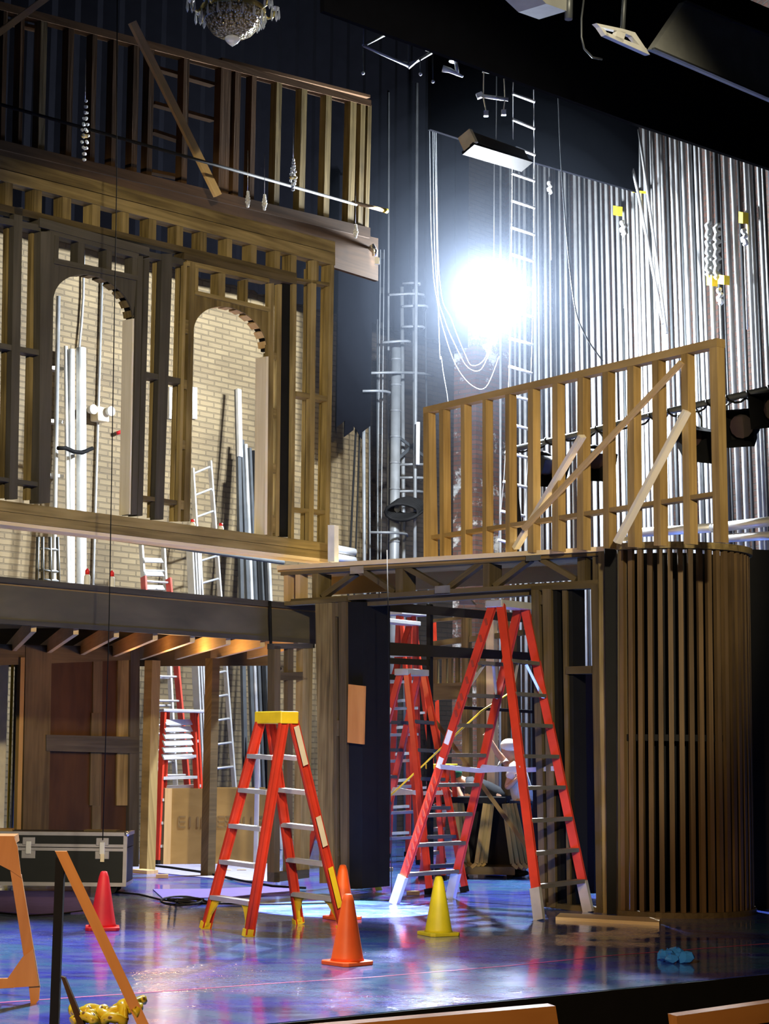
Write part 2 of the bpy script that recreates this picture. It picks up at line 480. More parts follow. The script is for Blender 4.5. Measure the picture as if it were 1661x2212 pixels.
for i in range(nn_):
    a_ = lerp(q0, q1, i / nn_) + dp.back * (0.10 if i % 2 else -0.02); b_ = lerp(q0, q1, (i + 1) / nn_) + dp.back * (-0.02 if i % 2 else 0.10)
    mb.prism([Vector((a_.x, a_.y, zb)), Vector((b_.x, b_.y, zb)), Vector((b_.x, b_.y, 14.3)), Vector((a_.x, a_.y, 14.3))], dp.back * 0.012)
tag(mb.build('border_curtain', M['drape']), 'wide pleated black border curtain hung before the ochre brick wall, behind the top storey', 'curtain')
ld = BW.shifted(-1.2)
mb = MB()
q0 = ld.hit(727, 700); q1 = ld.hit(800, 700)
zb = ld.hit(760, 945).z
for i in range(8):
    a_ = lerp(q0, q1, i / 8) + ld.back * (0.08 if i % 2 else -0.03); b_ = lerp(q0, q1, (i + 1) / 8) + ld.back * (-0.03 if i % 2 else 0.08)
    mb.prism([Vector((a_.x, a_.y, zb + .12 * (i % 3))), Vector((b_.x, b_.y, zb + .12 * ((i + 1) % 3))), Vector((b_.x, b_.y, 10.5)), Vector((a_.x, a_.y, 10.5))], ld.back * 0.012)
tag(mb.build('leg_curtain', M['drape']), 'narrow ragged black leg curtain hanging beside the end of the facade', 'curtain')
wr1 = Vector((6.2, 0, 0)); wr1 = corner + RW.d * 11.5
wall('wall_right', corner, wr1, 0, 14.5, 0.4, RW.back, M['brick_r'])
pil = MB()
p0 = BW.hit(985, 1000); p0.z = 0
mbx = [corner + AX * -1.5, corner - AX * 0.02, corner - AX * 0.02 - UP * 0.5, corner - AX * 1.5 - UP * 0.5]
pil.prism(mbx, Vector((0, 0, 9.0)))
pil.uv = [[(pil.v[i].dot(AX) + pil.v[i].dot(UP), pil.v[i].z) for i in f] for f in pil.f]
struct(pil.build('trim_2', M['brick_p']))
mb = MB(); mb.prism([wl0 + Vector((0, 0, 14.5)), corner + Vector((0, 0, 14.5)), wr1 + Vector((0, 0, 14.5)), Vector((7, 6, 14.5)), Vector((-10, 6, 14.5))], Vector((0, 0, 0.3)))
struct(mb.build('ceiling', M['black']))

# ================================================================== FACADE WITH THE TWO ARCHES
fac = thing('facade_frame', 'long open timber facade frame with a heavy header and sill, above the balcony', 'set wall', A.hit(360, 1150))
oak, odk, ebo, pine = M['oak'], M['oak_dark'], M['ebony'], M['pine']
H(fac, 'header_board', oak, A, (-40, 325, 352), (724, 522, 546), 0.14)
H(fac, 'header_board', oak, A, (-40, 354, 379), (724, 547, 573), 0.14, 0.003)
H(fac, 'clerestory_rail', odk, A, (-40, 430, 446), (641, 590, 601), 0.12, 0.01)
H(fac, 'clerestory_rail', oak, A, (641, 600, 606), (721, 612, 619), 0.12, 0.01)
for x0, x1 in ((-20, -4), (12, 28), (74, 91), (136, 154), (200, 217), (262, 279), (322, 338), (382, 396), (434, 447), (491, 502), (543, 555), (594, 606), (629, 641), (681, 689), (714, 722)):
    yt = 370 + .262 * x0; yb = 446 + .235 * x0
    V(fac, 'cripple_stud', oak, A, (x0, x1, yt), (x0 - 1, x1 - 1, min(yb, 612)), 0.14, 0.015)
# first bay
V(fac, 'stud', ebo, A, (31, 49, 448), (20, 38, 1078), 0.07, 0.01)
V(fac, 'stud', oak, A, (-20, -6, 440), (-26, -12, 1070), 0.07, 0.01)
V(fac, 'stud', oak, A, (15, 24, 480), (5, 14, 1076), 0.055, 0.10)
V(fac, 'stud', oak, A, (69, 78, 490), (57, 66, 1080), 0.055, 0.10)
H(fac, 'nogging', ebo, A, (-30, 462, 476), (88, 486, 500), 0.13, 0.014)
H(fac, 'nogging', ebo, A, (-30, 735, 747), (92, 757, 769), 0.14, 0.014)
H(fac, 'nogging', ebo, A, (-30, 1026, 1034), (90, 1042, 1052), 0.14, 0.014)
# bay between the arches
V(fac, 'stud', ebo, A, (350, 373, 548), (334, 353, 1122), 0.07, 0.01)
V(fac, 'stud', oak, A, (337, 346, 556), (325, 334, 1118), 0.055, 0.11)
V(fac, 'stud', oak, A, (387, 397, 566), (373, 383, 1126), 0.055, 0.11)
H(fac, 'nogging', ebo, A, (322, 543, 556), (400, 560, 574), 0.13, 0.014)
H(fac, 'nogging', ebo, A, (314, 803, 815), (404, 820, 832), 0.14, 0.014)
H(fac, 'nogging', odk, A, (308, 1070, 1079), (396, 1083, 1092), 0.14, 0.014)
# last bay
V(fac, 'stud', oak, A, (673, 684, 562), (667, 677, 1172), 0.06, 0.01)
V(fac, 'stud', oak, A, (713, 722, 572), (702, 711, 1176), 0.09, 0.008)
V(fac, 'stud', oak, A, (664, 672, 580), (656, 664, 1170), 0.055, 0.12)
V(fac, 'stud', oak, A, (701, 711, 588), (692, 702, 1172), 0.055, 0.12)
H(fac, 'nogging', oak, A, (640, 845, 856), (713, 857, 868), 0.14, 0.014)
H(fac, 'nogging', oak, A, (634, 1096, 1103), (706, 1102, 1111), 0.14, 0.014)
# sill
H(fac, 'sill_beam', oak, A, (-40, 1075, 1098), (711, 1174, 1192), 0.30)
H(fac, 'sill_beam', oak, A, (-40, 1099, 1119), (711, 1193, 1208), 0.28, 0.004)
H(fac, 'sill_edge_strip', M['pale'], A, (-40, 1120, 1128), (710, 1208.5, 1215), 0.26, 0.012)

def arched_flat(label, loc, mat, light, spec):
    t = thing('arched_flat', label, 'set wall', loc, 'arched flats of the facade')
    pl = A
    # arch curve in the wall's own plane
    SL = pl.hit(*spec['spring'][0]); SR = pl.hit(*spec['spring'][1]); AP = pl.hit(*spec['apex'])
    wdt = (SR - SL).dot(pl.d); zs = (SL.z + SR.z) / 2; hgt = AP.z - zs
    base = Vector((SL.x, SL.y, zs))
    def arc(a, k=1.0, off=0.0):
        return base + pl.d * (wdt / 2 - k * wdt / 2 * math.cos(a)) + Vector((0, 0, hgt * math.sin(a) * (1 + (k - 1) * wdt / 2 / hgt))) + pl.back * off
    n = 28
    mb = MB()
    tl, tr = [pl.hit(*p) for p in spec['panel_top']]
    poly = [base, Vector((tl.x, tl.y, tl.z)), Vector((tr.x, tr.y, tr.z)), base + pl.d * wdt]
    poly += [arc(math.pi - math.pi * i / n) for i in range(1, n)]
    mb.prism([p + pl.back * 0.012 for p in poly], pl.back * 0.02, Vector((0, 0, 1)))
    mb.build('arch_panel', mat, t)
    nb = 11
    for i in range(nb):
        a0 = math.pi * (i + 0.06) / nb; a1 = math.pi * (i + 0.72) / nb
        mb = MB()
        mb.prism([arc(a0, 1.0, .034), arc((a0 + a1) / 2, 1.0, .034), arc(a1, 1.0, .034), arc(a1, 1.10, .034), arc(a0, 1.10, .034)], pl.back * 0.12)
        mb.build('soffit_block', light, t)
    mb = MB()
    for i in range(n):
        a0 = math.pi * i / n; a1 = math.pi * (i + 1) / n
        mb.prism([arc(a0, 1.06, .03), arc(a1, 1.06, .03), arc(a1, 1.13, .03), arc(a0, 1.13, .03)], pl.back * 0.12)
    mb.build('arch_backing', M['black'], t)
    for nm, kw, m_, th, off in spec['verts']:
        V(t, nm, m_, pl, kw[0], kw[1], th, off)
    for nm, kw, m_, th, off in spec['hors']:
        H(t, nm, m_, pl, kw[0], kw[1], th, off)
    return t
arched_flat('charcoal painted arched flat with three small openings over its arch', A.hit(200, 1105), ebo, M['oak'], dict(
    spring=((117, 650), (289, 688)), apex=(193, 592), panel_top=((117, 566), (297, 603)),
    verts=[('stile', ((88, 118, 500), (84, 108, 1086)), ebo, 0.14, 0.0),
           ('stile', ((298, 309, 553), (284, 296, 1112)), ebo, 0.14, 0.0),
           ('stile', ((312, 323, 560), (297, 308, 1114)), ebo, 0.14, 0.0),
           ('jamb', ((286, 290, 688), (279, 282, 1111)), M['bright_pine'], 0.15, -0.004),  # house light on this reveal is put into its pale colour
           ('mullion', ((119, 128, 500), (117, 126, 566)), ebo, 0.12, 0.004),
           ('mullion', ((170, 184, 512), (168, 182, 578)), ebo, 0.12, 0.004),
           ('mullion', ((231, 243, 524), (229, 241, 590)), ebo, 0.12, 0.004),
           ('mullion', ((287, 300, 540), (285, 298, 602)), ebo, 0.12, 0.004)],
    hors=[('head_rail', ((86, 470, 490), (323, 535, 553)), ebo, 0.16, -0.01),
          ('head_rail', ((108, 494, 505), (300, 548, 559)), ebo, 0.12, 0.002),
          ('transom', ((117, 557, 569), (298, 595, 606)), ebo, 0.16, -0.006)]))
arched_flat('bare oak coloured arched flat with a tall black slot beside its arch', A.hit(510, 1150), M['oak'], M['pine'], dict(
    spring=((420, 712), (580, 760)), apex=(490, 661), panel_top=((422, 634), (584, 672)),
    verts=[('stile', ((398, 404, 566), (384, 390, 1126)), oak, 0.05, 0.0),
           ('stile', ((411, 422, 566), (397, 410, 1126)), oak, 0.05, 0.0),
           ('stile', ((580, 592, 612), (577, 589, 1158)), oak, 0.05, 0.0),
           ('stile', ((600, 609, 614), (595, 603, 1158)), oak, 0.05, 0.0),
           ('jamb', ((575, 580, 770), (572, 577, 1155)), M['bright_pine'], 0.16, -0.004),  # pale colour carries the house light falling on the reveal
           ('stile', ((634, 641, 600), (629, 635, 1163)), oak, 0.05, 0.0),
           ('slot_panel', ((609, 634, 612), (603, 629, 1160)), M['black'], 0.02, 0.06),
           ('mullion', ((422, 429, 575), (421, 428, 632)), oak, 0.12, 0.004),
           ('mullion', ((472, 487, 590), (471, 486, 644)), oak, 0.12, 0.004),
           ('mullion', ((530, 536, 604), (529, 535, 656)), oak, 0.12, 0.004)],
    hors=[('head_rail', ((398, 545, 560), (641, 601, 614)), odk, 0.16, -0.01),
          ('head_rail', ((404, 562, 574), (582, 602, 611)), oak, 0.12, 0.002),
          ('transom', ((422, 627, 636), (584, 664, 674)), oak, 0.16, -0.006),
          ('stile_block', ((401, 690, 720), (416, 693, 723)), oak, 0.12, 0.004),
          ('stile_block', ((398, 820, 840), (412, 823, 843)), oak, 0.12, 0.004),
          ('stile_block', ((394, 950, 970), (409, 953, 973)), oak, 0.12, 0.004),
          ('stile_block', ((390, 1080, 1100), (406, 1083, 1103)), oak, 0.12, 0.004),
          ('stile_block', ((586, 760, 775), (602, 763, 778)), oak, 0.12, 0.004),
          ('stile_block', ((585, 880, 900), (600, 883, 903)), oak, 0.12, 0.004),
          ('stile_block', ((584, 1000, 1020), (599, 1003, 1023)), oak, 0.12, 0.004),
          ('stile_block', ((582, 1110, 1150), (597, 1113, 1153)), oak, 0.12, 0.004)]))

# ================================================================== UPPER STOREY, brown and unlit
C2 = A.shifted(0.85)
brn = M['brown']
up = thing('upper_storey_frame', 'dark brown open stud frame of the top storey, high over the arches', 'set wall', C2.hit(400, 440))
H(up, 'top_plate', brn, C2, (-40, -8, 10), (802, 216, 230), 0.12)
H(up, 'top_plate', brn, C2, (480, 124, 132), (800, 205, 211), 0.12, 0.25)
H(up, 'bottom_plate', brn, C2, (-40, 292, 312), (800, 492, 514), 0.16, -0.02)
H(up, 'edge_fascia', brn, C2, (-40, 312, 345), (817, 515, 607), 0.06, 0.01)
for xc, w, m_ in ((10, 9, brn), (47, 8, brn), (93, 14, M['oak_dark']), (152, 12, brn), (203, 10, brn), (248, 10, brn), (293, 12, brn), (326, 11, brn), (401, 12, brn), (486, 22, brn), (512, 12, brn), (547, 10, brn), (601, 11, oak), (655, 12, oak), (708, 12, oak), (761, 13, oak), (782, 10, oak), (796, 8, oak)):  # lamp light on the end studs is put into their lighter oak
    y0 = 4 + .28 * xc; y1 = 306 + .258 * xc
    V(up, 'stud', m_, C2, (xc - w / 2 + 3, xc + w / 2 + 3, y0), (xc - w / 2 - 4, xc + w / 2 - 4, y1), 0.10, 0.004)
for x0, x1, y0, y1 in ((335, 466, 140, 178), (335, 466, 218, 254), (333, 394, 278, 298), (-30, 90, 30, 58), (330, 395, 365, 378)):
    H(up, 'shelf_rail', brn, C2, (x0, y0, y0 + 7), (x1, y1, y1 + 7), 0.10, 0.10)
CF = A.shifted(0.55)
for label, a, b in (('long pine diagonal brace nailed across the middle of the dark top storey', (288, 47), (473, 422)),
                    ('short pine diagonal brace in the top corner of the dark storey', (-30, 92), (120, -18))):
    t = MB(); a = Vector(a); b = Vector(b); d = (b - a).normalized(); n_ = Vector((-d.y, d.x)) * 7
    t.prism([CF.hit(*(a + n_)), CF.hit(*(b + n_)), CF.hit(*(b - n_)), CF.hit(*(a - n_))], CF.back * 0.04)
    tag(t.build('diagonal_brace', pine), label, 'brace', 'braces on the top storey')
# pipe batten passing in front of the top storey
t = thing('pipe_batten', 'thin dark pipe batten with a pale wooden end, slung in front of the top storey', 'pipe', A.hit(500, 370, 0.2))
mb = MB(); mb.tube([A.hit(-40, 214, .2), A.hit(770, 442, .2)], 0.018, 8); mb.build('pipe', M['black'], t)
mb = MB(); mb.tube([A.hit(762, 437, .2), A.hit(828, 454, .2)], 0.024, 8); mb.build('wooden_end', M['pine'], t)
mb = MB(); mb.tube([A.hit(826, 453.4, .2), A.hit(836, 456, .2)], 0.028, 8); mb.build('end_cap', M['yellow'], t)
# crystal pendants on their wires
def pendant(px, ytop, ymid, ybot, wpx, label):
    Y = A.hit(px, ymid, 0.05)
    t = thing('crystal_pendant', label, 'pendant', Y, 'crystal pendants of the top storey')
    top = at(px, ytop, Y.y); bot = at(px, ybot, Y.y)
    mb = MB(); mb.tube([at(px + (ymid - ytop) * .02, ytop - 90, Y.y), top], 0.003, 5); mb.build('wire', M['chrome'], t)
    r = wpx * Y.y / FPX / 2; h = top.z - bot.z
    for i in range(11):
        f = i / 10
        rr = r * (f / .62 if f < .62 else max(.12, (1 - f) / .38))
        mb = MB()
        k = max(1, int(rr / .028))
        for j in range(k + 2):
            a = j * 2.4 + i
            mb.ball(Vector((Y.x + rr * .8 * math.cos(a), Y.y + rr * .8 * math.sin(a), top.z - h * f)), 0.018, 5)
        mb.build('crystal_tier', M['crystal'], t)['kind'] = 'stuff'
    mb = MB(); mb.lathe((Y.x, Y.y, top.z - h * .6), [(r * .7, -.01), (r, 0), (r * .7, .01)], 12); mb.build('gilt_ring', M['brass'], t)
pendant(184, 218, 275, 345, 20, 'long crystal pendant hanging before the studs, over the charcoal arched flat')
pendant(633, 345, 385, 410, 18, 'teardrop crystal pendant hanging among the brightly lit studs')
pendant(535, 415, 432, 446, 9, 'tiny crystal drop beside the foot of the long diagonal brace')
pendant(571, 422, 438, 452, 9, 'tiny crystal drop midway between the diagonal brace and the bright studs')
pendant(768, 486, 500, 512, 9, 'tiny crystal drop at the end studs of the top storey')

# ================================================================== BALCONY BELOW
bal = thing('balcony_deck', 'grey brown balcony deck with a plain fascia board and raw joists beneath', 'balcony', A.hit(340, 1385))
fas = M['fascia']
H(bal, 'top_edge', M['ebony'], A, (-60, 1240, 1252), (684, 1307, 1319), 0.10, -0.04)
H(bal, 'fascia_board', fas, A, (-60, 1252, 1334), (684, 1319, 1382), 0.04)
H(bal, 'fascia_edge', ebo, A, (-60, 1333, 1343), (684, 1381, 1391), 0.05, -0.012)
za = A.hit(340, 1388).z; zt = A.hit(340, 1280).z
fl0 = A.hit(-60, 1300); fl1 = A.hit(684, 1300)
b1 = at(585, 1398, 22.6); b0 = at(290, 1413, 24.6)
ax2 = (b0 - b1); 
bk0 = at(-90, 1432, 24.1); bk0.z = b1.z
mb = MB()
top = [Vector((p.x, p.y, zt - .03)) for p in (fl0, fl1, b1, bk0)]
mb.prism([p for p in top], Vector((0, 0, -0.03)), UP); mb.build('deck_boards', M['ply'], bal)
nj = 9
for i in range(nj):
    f = (i + .4) / nj
    p = lerp(Vector((fl0.x, fl0.y, 0)), Vector((fl1.x, fl1.y, 0)), f)
    q = lerp(Vector((bk0.x, bk0.y, 0)), Vector((b1.x, b1.y, 0)), f)
    mb = MB(); mb.bar(p + (q - p).normalized() * .06 + Vector((0, 0, za + .11)), q + Vector((0, 0, za + .11)), 0.05, 0.16, Vector((0, 0, 1)))
    mb.build('joist', M['pine'], bal)
mb = MB(); mb.bar(Vector((bk0.x, bk0.y, (za + zt) / 2)), Vector((b1.x, b1.y, (za + zt) / 2)), 0.06, zt - za + .1, Vector((0, 0, 1))); mb.build('rear_beam', M['oak_dark'], bal)
# the two posts below it
def post(label, xl, xr, yt, yb, mat, Y):
    p = on_z((xl + xr) / 2, yb); w = (xr - xl) * p.y / FPX
    tz = za
    mb = MB(); mb.box(Vector((p.x, p.y, tz / 2)), w, w, tz, 0.86)
    return tag(mb.build('timber_post', mat), label, 'post', 'posts carrying the balcony')
post('square timber post standing right before the plywood bin', 438, 460, 1408, 1892, M['oak_dark'], 22)
post('square timber post between the dark panelled wall and the leaning red ladder', 306, 330, 1415, 1881, M['oak'], 23)
mb = MB(); p = on_z(312, 1886); mb.box((p.x, p.y, .02), .17, .3, .04, .8); tag(mb.build('foot_block', M['pine']), 'short pine block under the post by the dark panelled wall', 'block')
# dark panelled wall under the balcony
PW = Plane((b0.x + AX.x * -.5, b0.y + AX.y * -.5), (b0.x - AX.x * 3, b0.y - AX.y * 3))
PW = Plane(tuple((on_z(300, 1880)).xy), tuple((on_z(300, 1880) - AX * 2).xy))
pw = thing('panelled_wall', 'dark brown panelled wall unit with a mid rail, under the balcony behind the road case', 'set wall', PW.hit(200, 1870))
bd = wood('dark_walnut_panel', (0.026, 0.011, 0.004), (0.068, 0.030, 0.010), 0.6, None, 9.0)
V(pw, 'panel', bd, PW, (105, 300, 1395), (96, 297, 1872), 0.03, 0.06)
V(pw, 'stile', odk, PW, (56, 112, 1395), (48, 104, 1872), 0.12, 0.0)
V(pw, 'stile', M['ebony'], PW, (283, 302, 1395), (278, 300, 1872), 0.12, 0.0)
V(pw, 'stile', odk, PW, (202, 222, 1395), (198, 217, 1872), 0.02, 0.04)
H(pw, 'mid_rail', M['ebony'], PW, (100, 1587, 1622), (300, 1592, 1628), 0.10, -0.01)
V(pw, 'jamb_strip', M['ply'], PW, (45, 54, 1420), (36, 45, 1800), 0.06, -0.02)
H(pw, 'top_rail', odk, PW, (-60, 1390, 1440), (302, 1398, 1425), 0.10, 0.01)
V(pw, 'batten', M['oak'], PW, (255, 282, 1410), (252, 278, 1740), 0.02, 0.035)
V(pw, 'batten', M['oak_dark'], PW, (198, 220, 1540), (194, 216, 1740), 0.02, 0.035)

DW = PW.shifted(1.2)
mb = MB(); mb.prism([DW.hit(-60, 1425), DW.hit(19, 1428), DW.hit(8, 1790), DW.hit(-60, 1790)], DW.back * .05, Vector((0, 0, 1)))
mb.prism([DW.hit(-60, 1790), DW.hit(8, 1790), DW.hit(7, 1872), DW.hit(-60, 1872)], DW.back * .05)
tag(mb.build('cream_flat', M['cream']), 'cream painted flat glimpsed through the doorway beside the dark panelled wall', 'flat')
for x0, x1, mm, lab in ((28, 17, 'yellow', 'ochre pipe standing in the doorway beside the cream flat'), (36, 26, 'steel', 'dark pipe standing in the doorway beside the ochre one')):
    mb = MB(); a_ = DW.hit(x0, 1400, -.15); b_ = DW.hit(x1, 1800, -.15); k = a_.z / (a_.z - b_.z); mb.tube([a_ + (b_ - a_) * k, a_], .018, 8)
    tag(mb.build('doorway_pipe', M[mm]), lab, 'pipe')

# ================================================================== PORTAL WITH THE TRUSSED PLATFORM
P = Plane((-1.14, 19.9), (2.03, 17.7))
por = thing('portal_platform', 'timber portal carrying a trussed platform with shiny nail plates, in the middle of the stage', 'set wall', P.hit(985, 1960))
H(por, 'platform_edge', M['pale'], P, (598, 1222, 1231), (1342, 1178, 1188), 0.10, -0.03)
H(por, 'top_chord', odk, P, (606, 1232, 1243), (1300, 1190, 1200), 0.14)
mb = MB()
a0 = P.hit(600, 1226); a1 = P.hit(1342, 1184)
zt_ = a0.z
a1 = Vector((a1.x, a1.y, zt_ - .01)); 
mb.prism([Vector((a0.x, a0.y, zt_ - .03)), Vector((a1.x, a1.y, a1.z - .03)), Vector((a1.x, a1.y, a1.z - .03)) + P.back * 0.7, Vector((a0.x, a0.y, zt_ - .03)) + P.back * 0.8], Vector((0, 0, -0.02)), P.d)
mb.build('platform_boards', M['ply'], por)
H(por, 'bottom_chord', odk, P, (628, 1294, 1304), (1292, 1252, 1262), 0.14)
H(por, 'bottom_chord', M['oak'], P, (604, 1301, 1309), (748, 1290, 1299), 0.10, -0.03)
H(por, 'header', odk, P, (745, 1300, 1312), (1170, 1268, 1284), 0.10, 0.10)
for xl, xr, m_ in ((613, 622, M['pine']), (638, 648, M['pine']), (674, 687, oak), (854, 870, odk), (1043, 1057, odk), (1247, 1263, odk), (1280, 1292, odk)):
    yt = 1242 - .058 * (xl - 606); yb = 1298 - .063 * (xl - 628)
    V(por, 'truss_upright', m_, P, (xl, xr, yt), (xl, xr, yb), 0.24 if m_ is not M['pine'] else .14, 0.01)
for a, b in (((694, 1288), (764, 1238)), ((783, 1234), (850, 1279)), ((872, 1224), (946, 1266)), ((966, 1269), (1042, 1212)), ((1066, 1266), (1142, 1208)), ((1165, 1207), (1242, 1252))):
    D(por, 'truss_diagonal', M['oak_dark'], P, a, b, 11, 0.08, 0.02)
for x0, y0, x1, y1 in ((756, 1223, 785, 1239), (939, 1265, 972, 1281), (1136, 1199, 1168, 1211)):
    slab(por, 'nail_plate', M['chrome'], P, [(x0, y0 + 1), (x1, y0 - 1), (x1, y1 - 1), (x0, y1 + 1)], 0.006, -0.036)
H(por, 'back_panel', M['ply'], P, (700, 1232, 1286), (1290, 1196, 1250), 0.02, 0.75)
for xp, yp in ((917, 1293), (1006, 1301), (1062, 1306)):
    c = P.hit(xp, yp, 0.35)
    mb = MB(); mb.prism([c + Vector((-.07, 0, -.025)), c + Vector((.09, 0, -.025)), c + Vector((.02, 0, .05)), c + Vector((-.05, 0, .05))], P.back * .05); mb.build('corner_block', M['pine'], por)
# left leg of the portal
V(por, 'column_board', M['oak'], P, (681, 716, 1302), (690, 722, 1908), 0.10, -0.02)
V(por, 'column_board', odk, P, (716, 723, 1301), (722, 729, 1912), 0.10, -0.01)
V(por, 'column_board', odk, P, (731, 747, 1300), (736, 750, 1918), 0.12, -0.02)
V(por, 'column_return', M['black'], P, (747, 784, 1300), (750, 782, 1920), 0.50, 0.02)
for y0, y1 in ((1301, 1332), (1556, 1590), (1838, 1850), (1895, 1915)):
    H(por, 'column_block', odk, P, (722, y0, y1), (732, y0, y1), 0.08, 0.0)
V(por, 'column_back', M['black'], P, (716, 740, 1310), (722, 742, 1900), 0.02, 0.10)
# right leg, built of doubled studs
V(por, 'column_board', M['oak_dark'], P, (1147, 1163, 1274), (1166, 1178, 1958), 0.10, -0.02)
V(por, 'column_board', M['oak_dark'], P, (1171, 1190, 1272), (1185, 1200, 1960), 0.10, -0.02)
V(por, 'column_return', M['black'], P, (1190, 1203, 1272), (1200, 1212, 1960), 0.30, 0.02)
V(por, 'stud', M['oak_dark'], P, (1214, 1224, 1270), (1225, 1232, 1964), 0.12, 0.02)
V(por, 'stud', M['black'], P, (1224, 1236, 1270), (1233, 1243, 1964), 0.25, 0.05)
V(por, 'stud', M['oak_dark'], P, (1276, 1291, 1262), (1288, 1303, 1972), 0.14, -0.02)
V(por, 'stud', M['oak'], P, (1292, 1306, 1190), (1300, 1312, 1974), 0.10, -0.02)
for y0, y1 in ((1285, 1306), (1440, 1452), (1556, 1568), (1700, 1712), (1850, 1862)):
    H(por, 'column_block', odk, P, (1162, y0, y1), (1172, y0, y1), 0.08, 0.0)
H(por, 'nogging', M['oak_dark'], P, (1222, 1440, 1456), (1278, 1438, 1455), 0.12, 0.0)
H(por, 'nogging', M['oak_dark'], P, (1147, 1266, 1276), (1300, 1258, 1270), 0.12, -0.01)
H(por, 'threshold', M['oak_dark'], P, (1166, 1948, 1958), (1300, 1962, 1975), 0.12, 0.0)
# board hanging on the jamb
c = MB(); c.prism([P.hit(752, 1478, -.06), P.hit(787, 1482, -.06), P.hit(784, 1608, -.06), P.hit(750, 1604, -.06)], P.back * .03, Vector((0, 0, 1)))
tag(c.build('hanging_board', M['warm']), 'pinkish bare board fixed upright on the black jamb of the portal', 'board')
# stud frame standing between the balcony and the portal
PB = Plane((P.hit(690, 1900) - AX * 2.2 + UP * .25).xy, (P.hit(690, 1900) + UP * .25).xy)
t = thing('door_frame', 'narrow dark open stud frame standing between the balcony and the portal', 'set wall', PB.hit(640, 1890))
V(t, 'stud', M['oak_dark'], PB, (593, 606, 1396), (592, 604, 1906), 0.10)
V(t, 'stud', M['oak_dark'], PB, (622, 634, 1400), (620, 631, 1892), 0.06, 0.02)
V(t, 'stud', M['oak'], PB, (655, 676, 1396), (648, 668, 1896), 0.10, 0.01)
H(t, 'rail', M['oak_dark'], PB, (600, 1453, 1470), (664, 1451, 1468), 0.08, 0.01)
H(t, 'rail', M['ebony'], PB, (592, 1885, 1906), (668, 1878, 1896), 0.10, 0.0)
H(t, 'rail', M['ebony'], PB, (592, 1390, 1402), (680, 1390, 1400), 0.10, 0.0)

# ================================================================== CURVED SLATTED WALL
cw = thing('slatted_curved_wall', 'tall drum shaped wall of dark upright slats beside the portal', 'set wall', on_z(1470, 1985))
f_ = on_z(1455, 1984); RAD = 0.80
axis_c = Vector((f_.x + 0.085, f_.y + RAD, 0))
ztop = at(1450, 1170, f_.y).z
def cyl(a, r, z): return axis_c + Vector((r * math.sin(a), -r * math.cos(a), z))
for z0, z1, nm, mt, rr in ((ztop - .06, ztop, 'top_plate', M['oak'], 1.03), (0.0, 0.05, 'bottom_plate', M['oak_dark'], 1.02), (1.6, 1.66, 'mid_plate', M['black'], .94)):
    mb = MB(); k = 40
    for i in range(k):
        b_0 = math.radians(-44 + 152 * i / k); b_1 = math.radians(-44 + 152 * (i + 1) / k)
        mb.prism([cyl(b_0, RAD * rr, z0), cyl(b_1, RAD * rr, z0), cyl(b_1, RAD * (rr - .18), z0), cyl(b_0, RAD * (rr - .18), z0)], Vector((0, 0, z1 - z0)))
    mb.build(nm, mt, cw)
for i in range(20):
    a = math.radians(-40.8 + 6.9 * i)
    c0 = cyl(a, RAD, .05); c1 = cyl(a, RAD, ztop - .06)
    mb = MB(); out = Vector((math.sin(a), -math.cos(a), 0))
    mb.bar(c0 - out * .03, c1 - out * .03, 0.045, 0.05, out)
    mb.build('slat', M['slat'], cw)
mb = MB(); k = 30
for i in range(k):
    b_0 = math.radians(-44 + 152 * i / k); b_1 = math.radians(-44 + 152 * (i + 1) / k)
    mb.prism([cyl(b_0, RAD - .22, .02), cyl(b_1, RAD - .22, .02), cyl(b_1, RAD - .22, ztop - .08), cyl(b_0, RAD - .22, ztop - .08)], -(cyl((b_0 + b_1) / 2, .02, 0) - axis_c))
mb.build('backing', M['black'], cw)
cp = Plane((f_ + Vector((-1, .25, 0))).xy, (f_ + Vector((1, .25, 0))).xy)
V(cw, 'end_stile', M['oak_dark'], cp, (1334, 1358, 1182), (1335, 1360, 1978), 0.12, -0.02)
V(cw, 'end_reveal', M['black'], cp, (1306, 1334, 1184), (1312, 1336, 1976), 0.05, 0.10)
# dark masking flat that closes the view past the drum
mk = Plane((axis_c + Vector((.75, .3, 0))).xy, (axis_c + Vector((2.5, .3, 0))).xy)
mb = MB(); q = [mk.hit(1606, 1186), mk.hit(1720, 1190)]
mb.prism([Vector((q[0].x, q[0].y, 0)), Vector((q[1].x, q[1].y, 0)), q[1], q[0]], Vector((0, .06, 0)))
tag(mb.build('masking_flat', M['black']), 'black masking flat just past the drum of slats', 'flat')
mb = MB(); a_, b_, c_, d_ = [on_z(*p, .02) for p in ((1202, 1981), (1424, 1993), (1424, 1999), (1202, 1988))]
mb.prism([on_z(1200, 1988), on_z(1424, 2000), on_z(1426, 1990), on_z(1210, 1979)], Vector((0, 0, .03)))
tag(mb.build('floor_plank', M['pale']), 'pale bare plank lying on the floor before the drum of slats', 'plank')

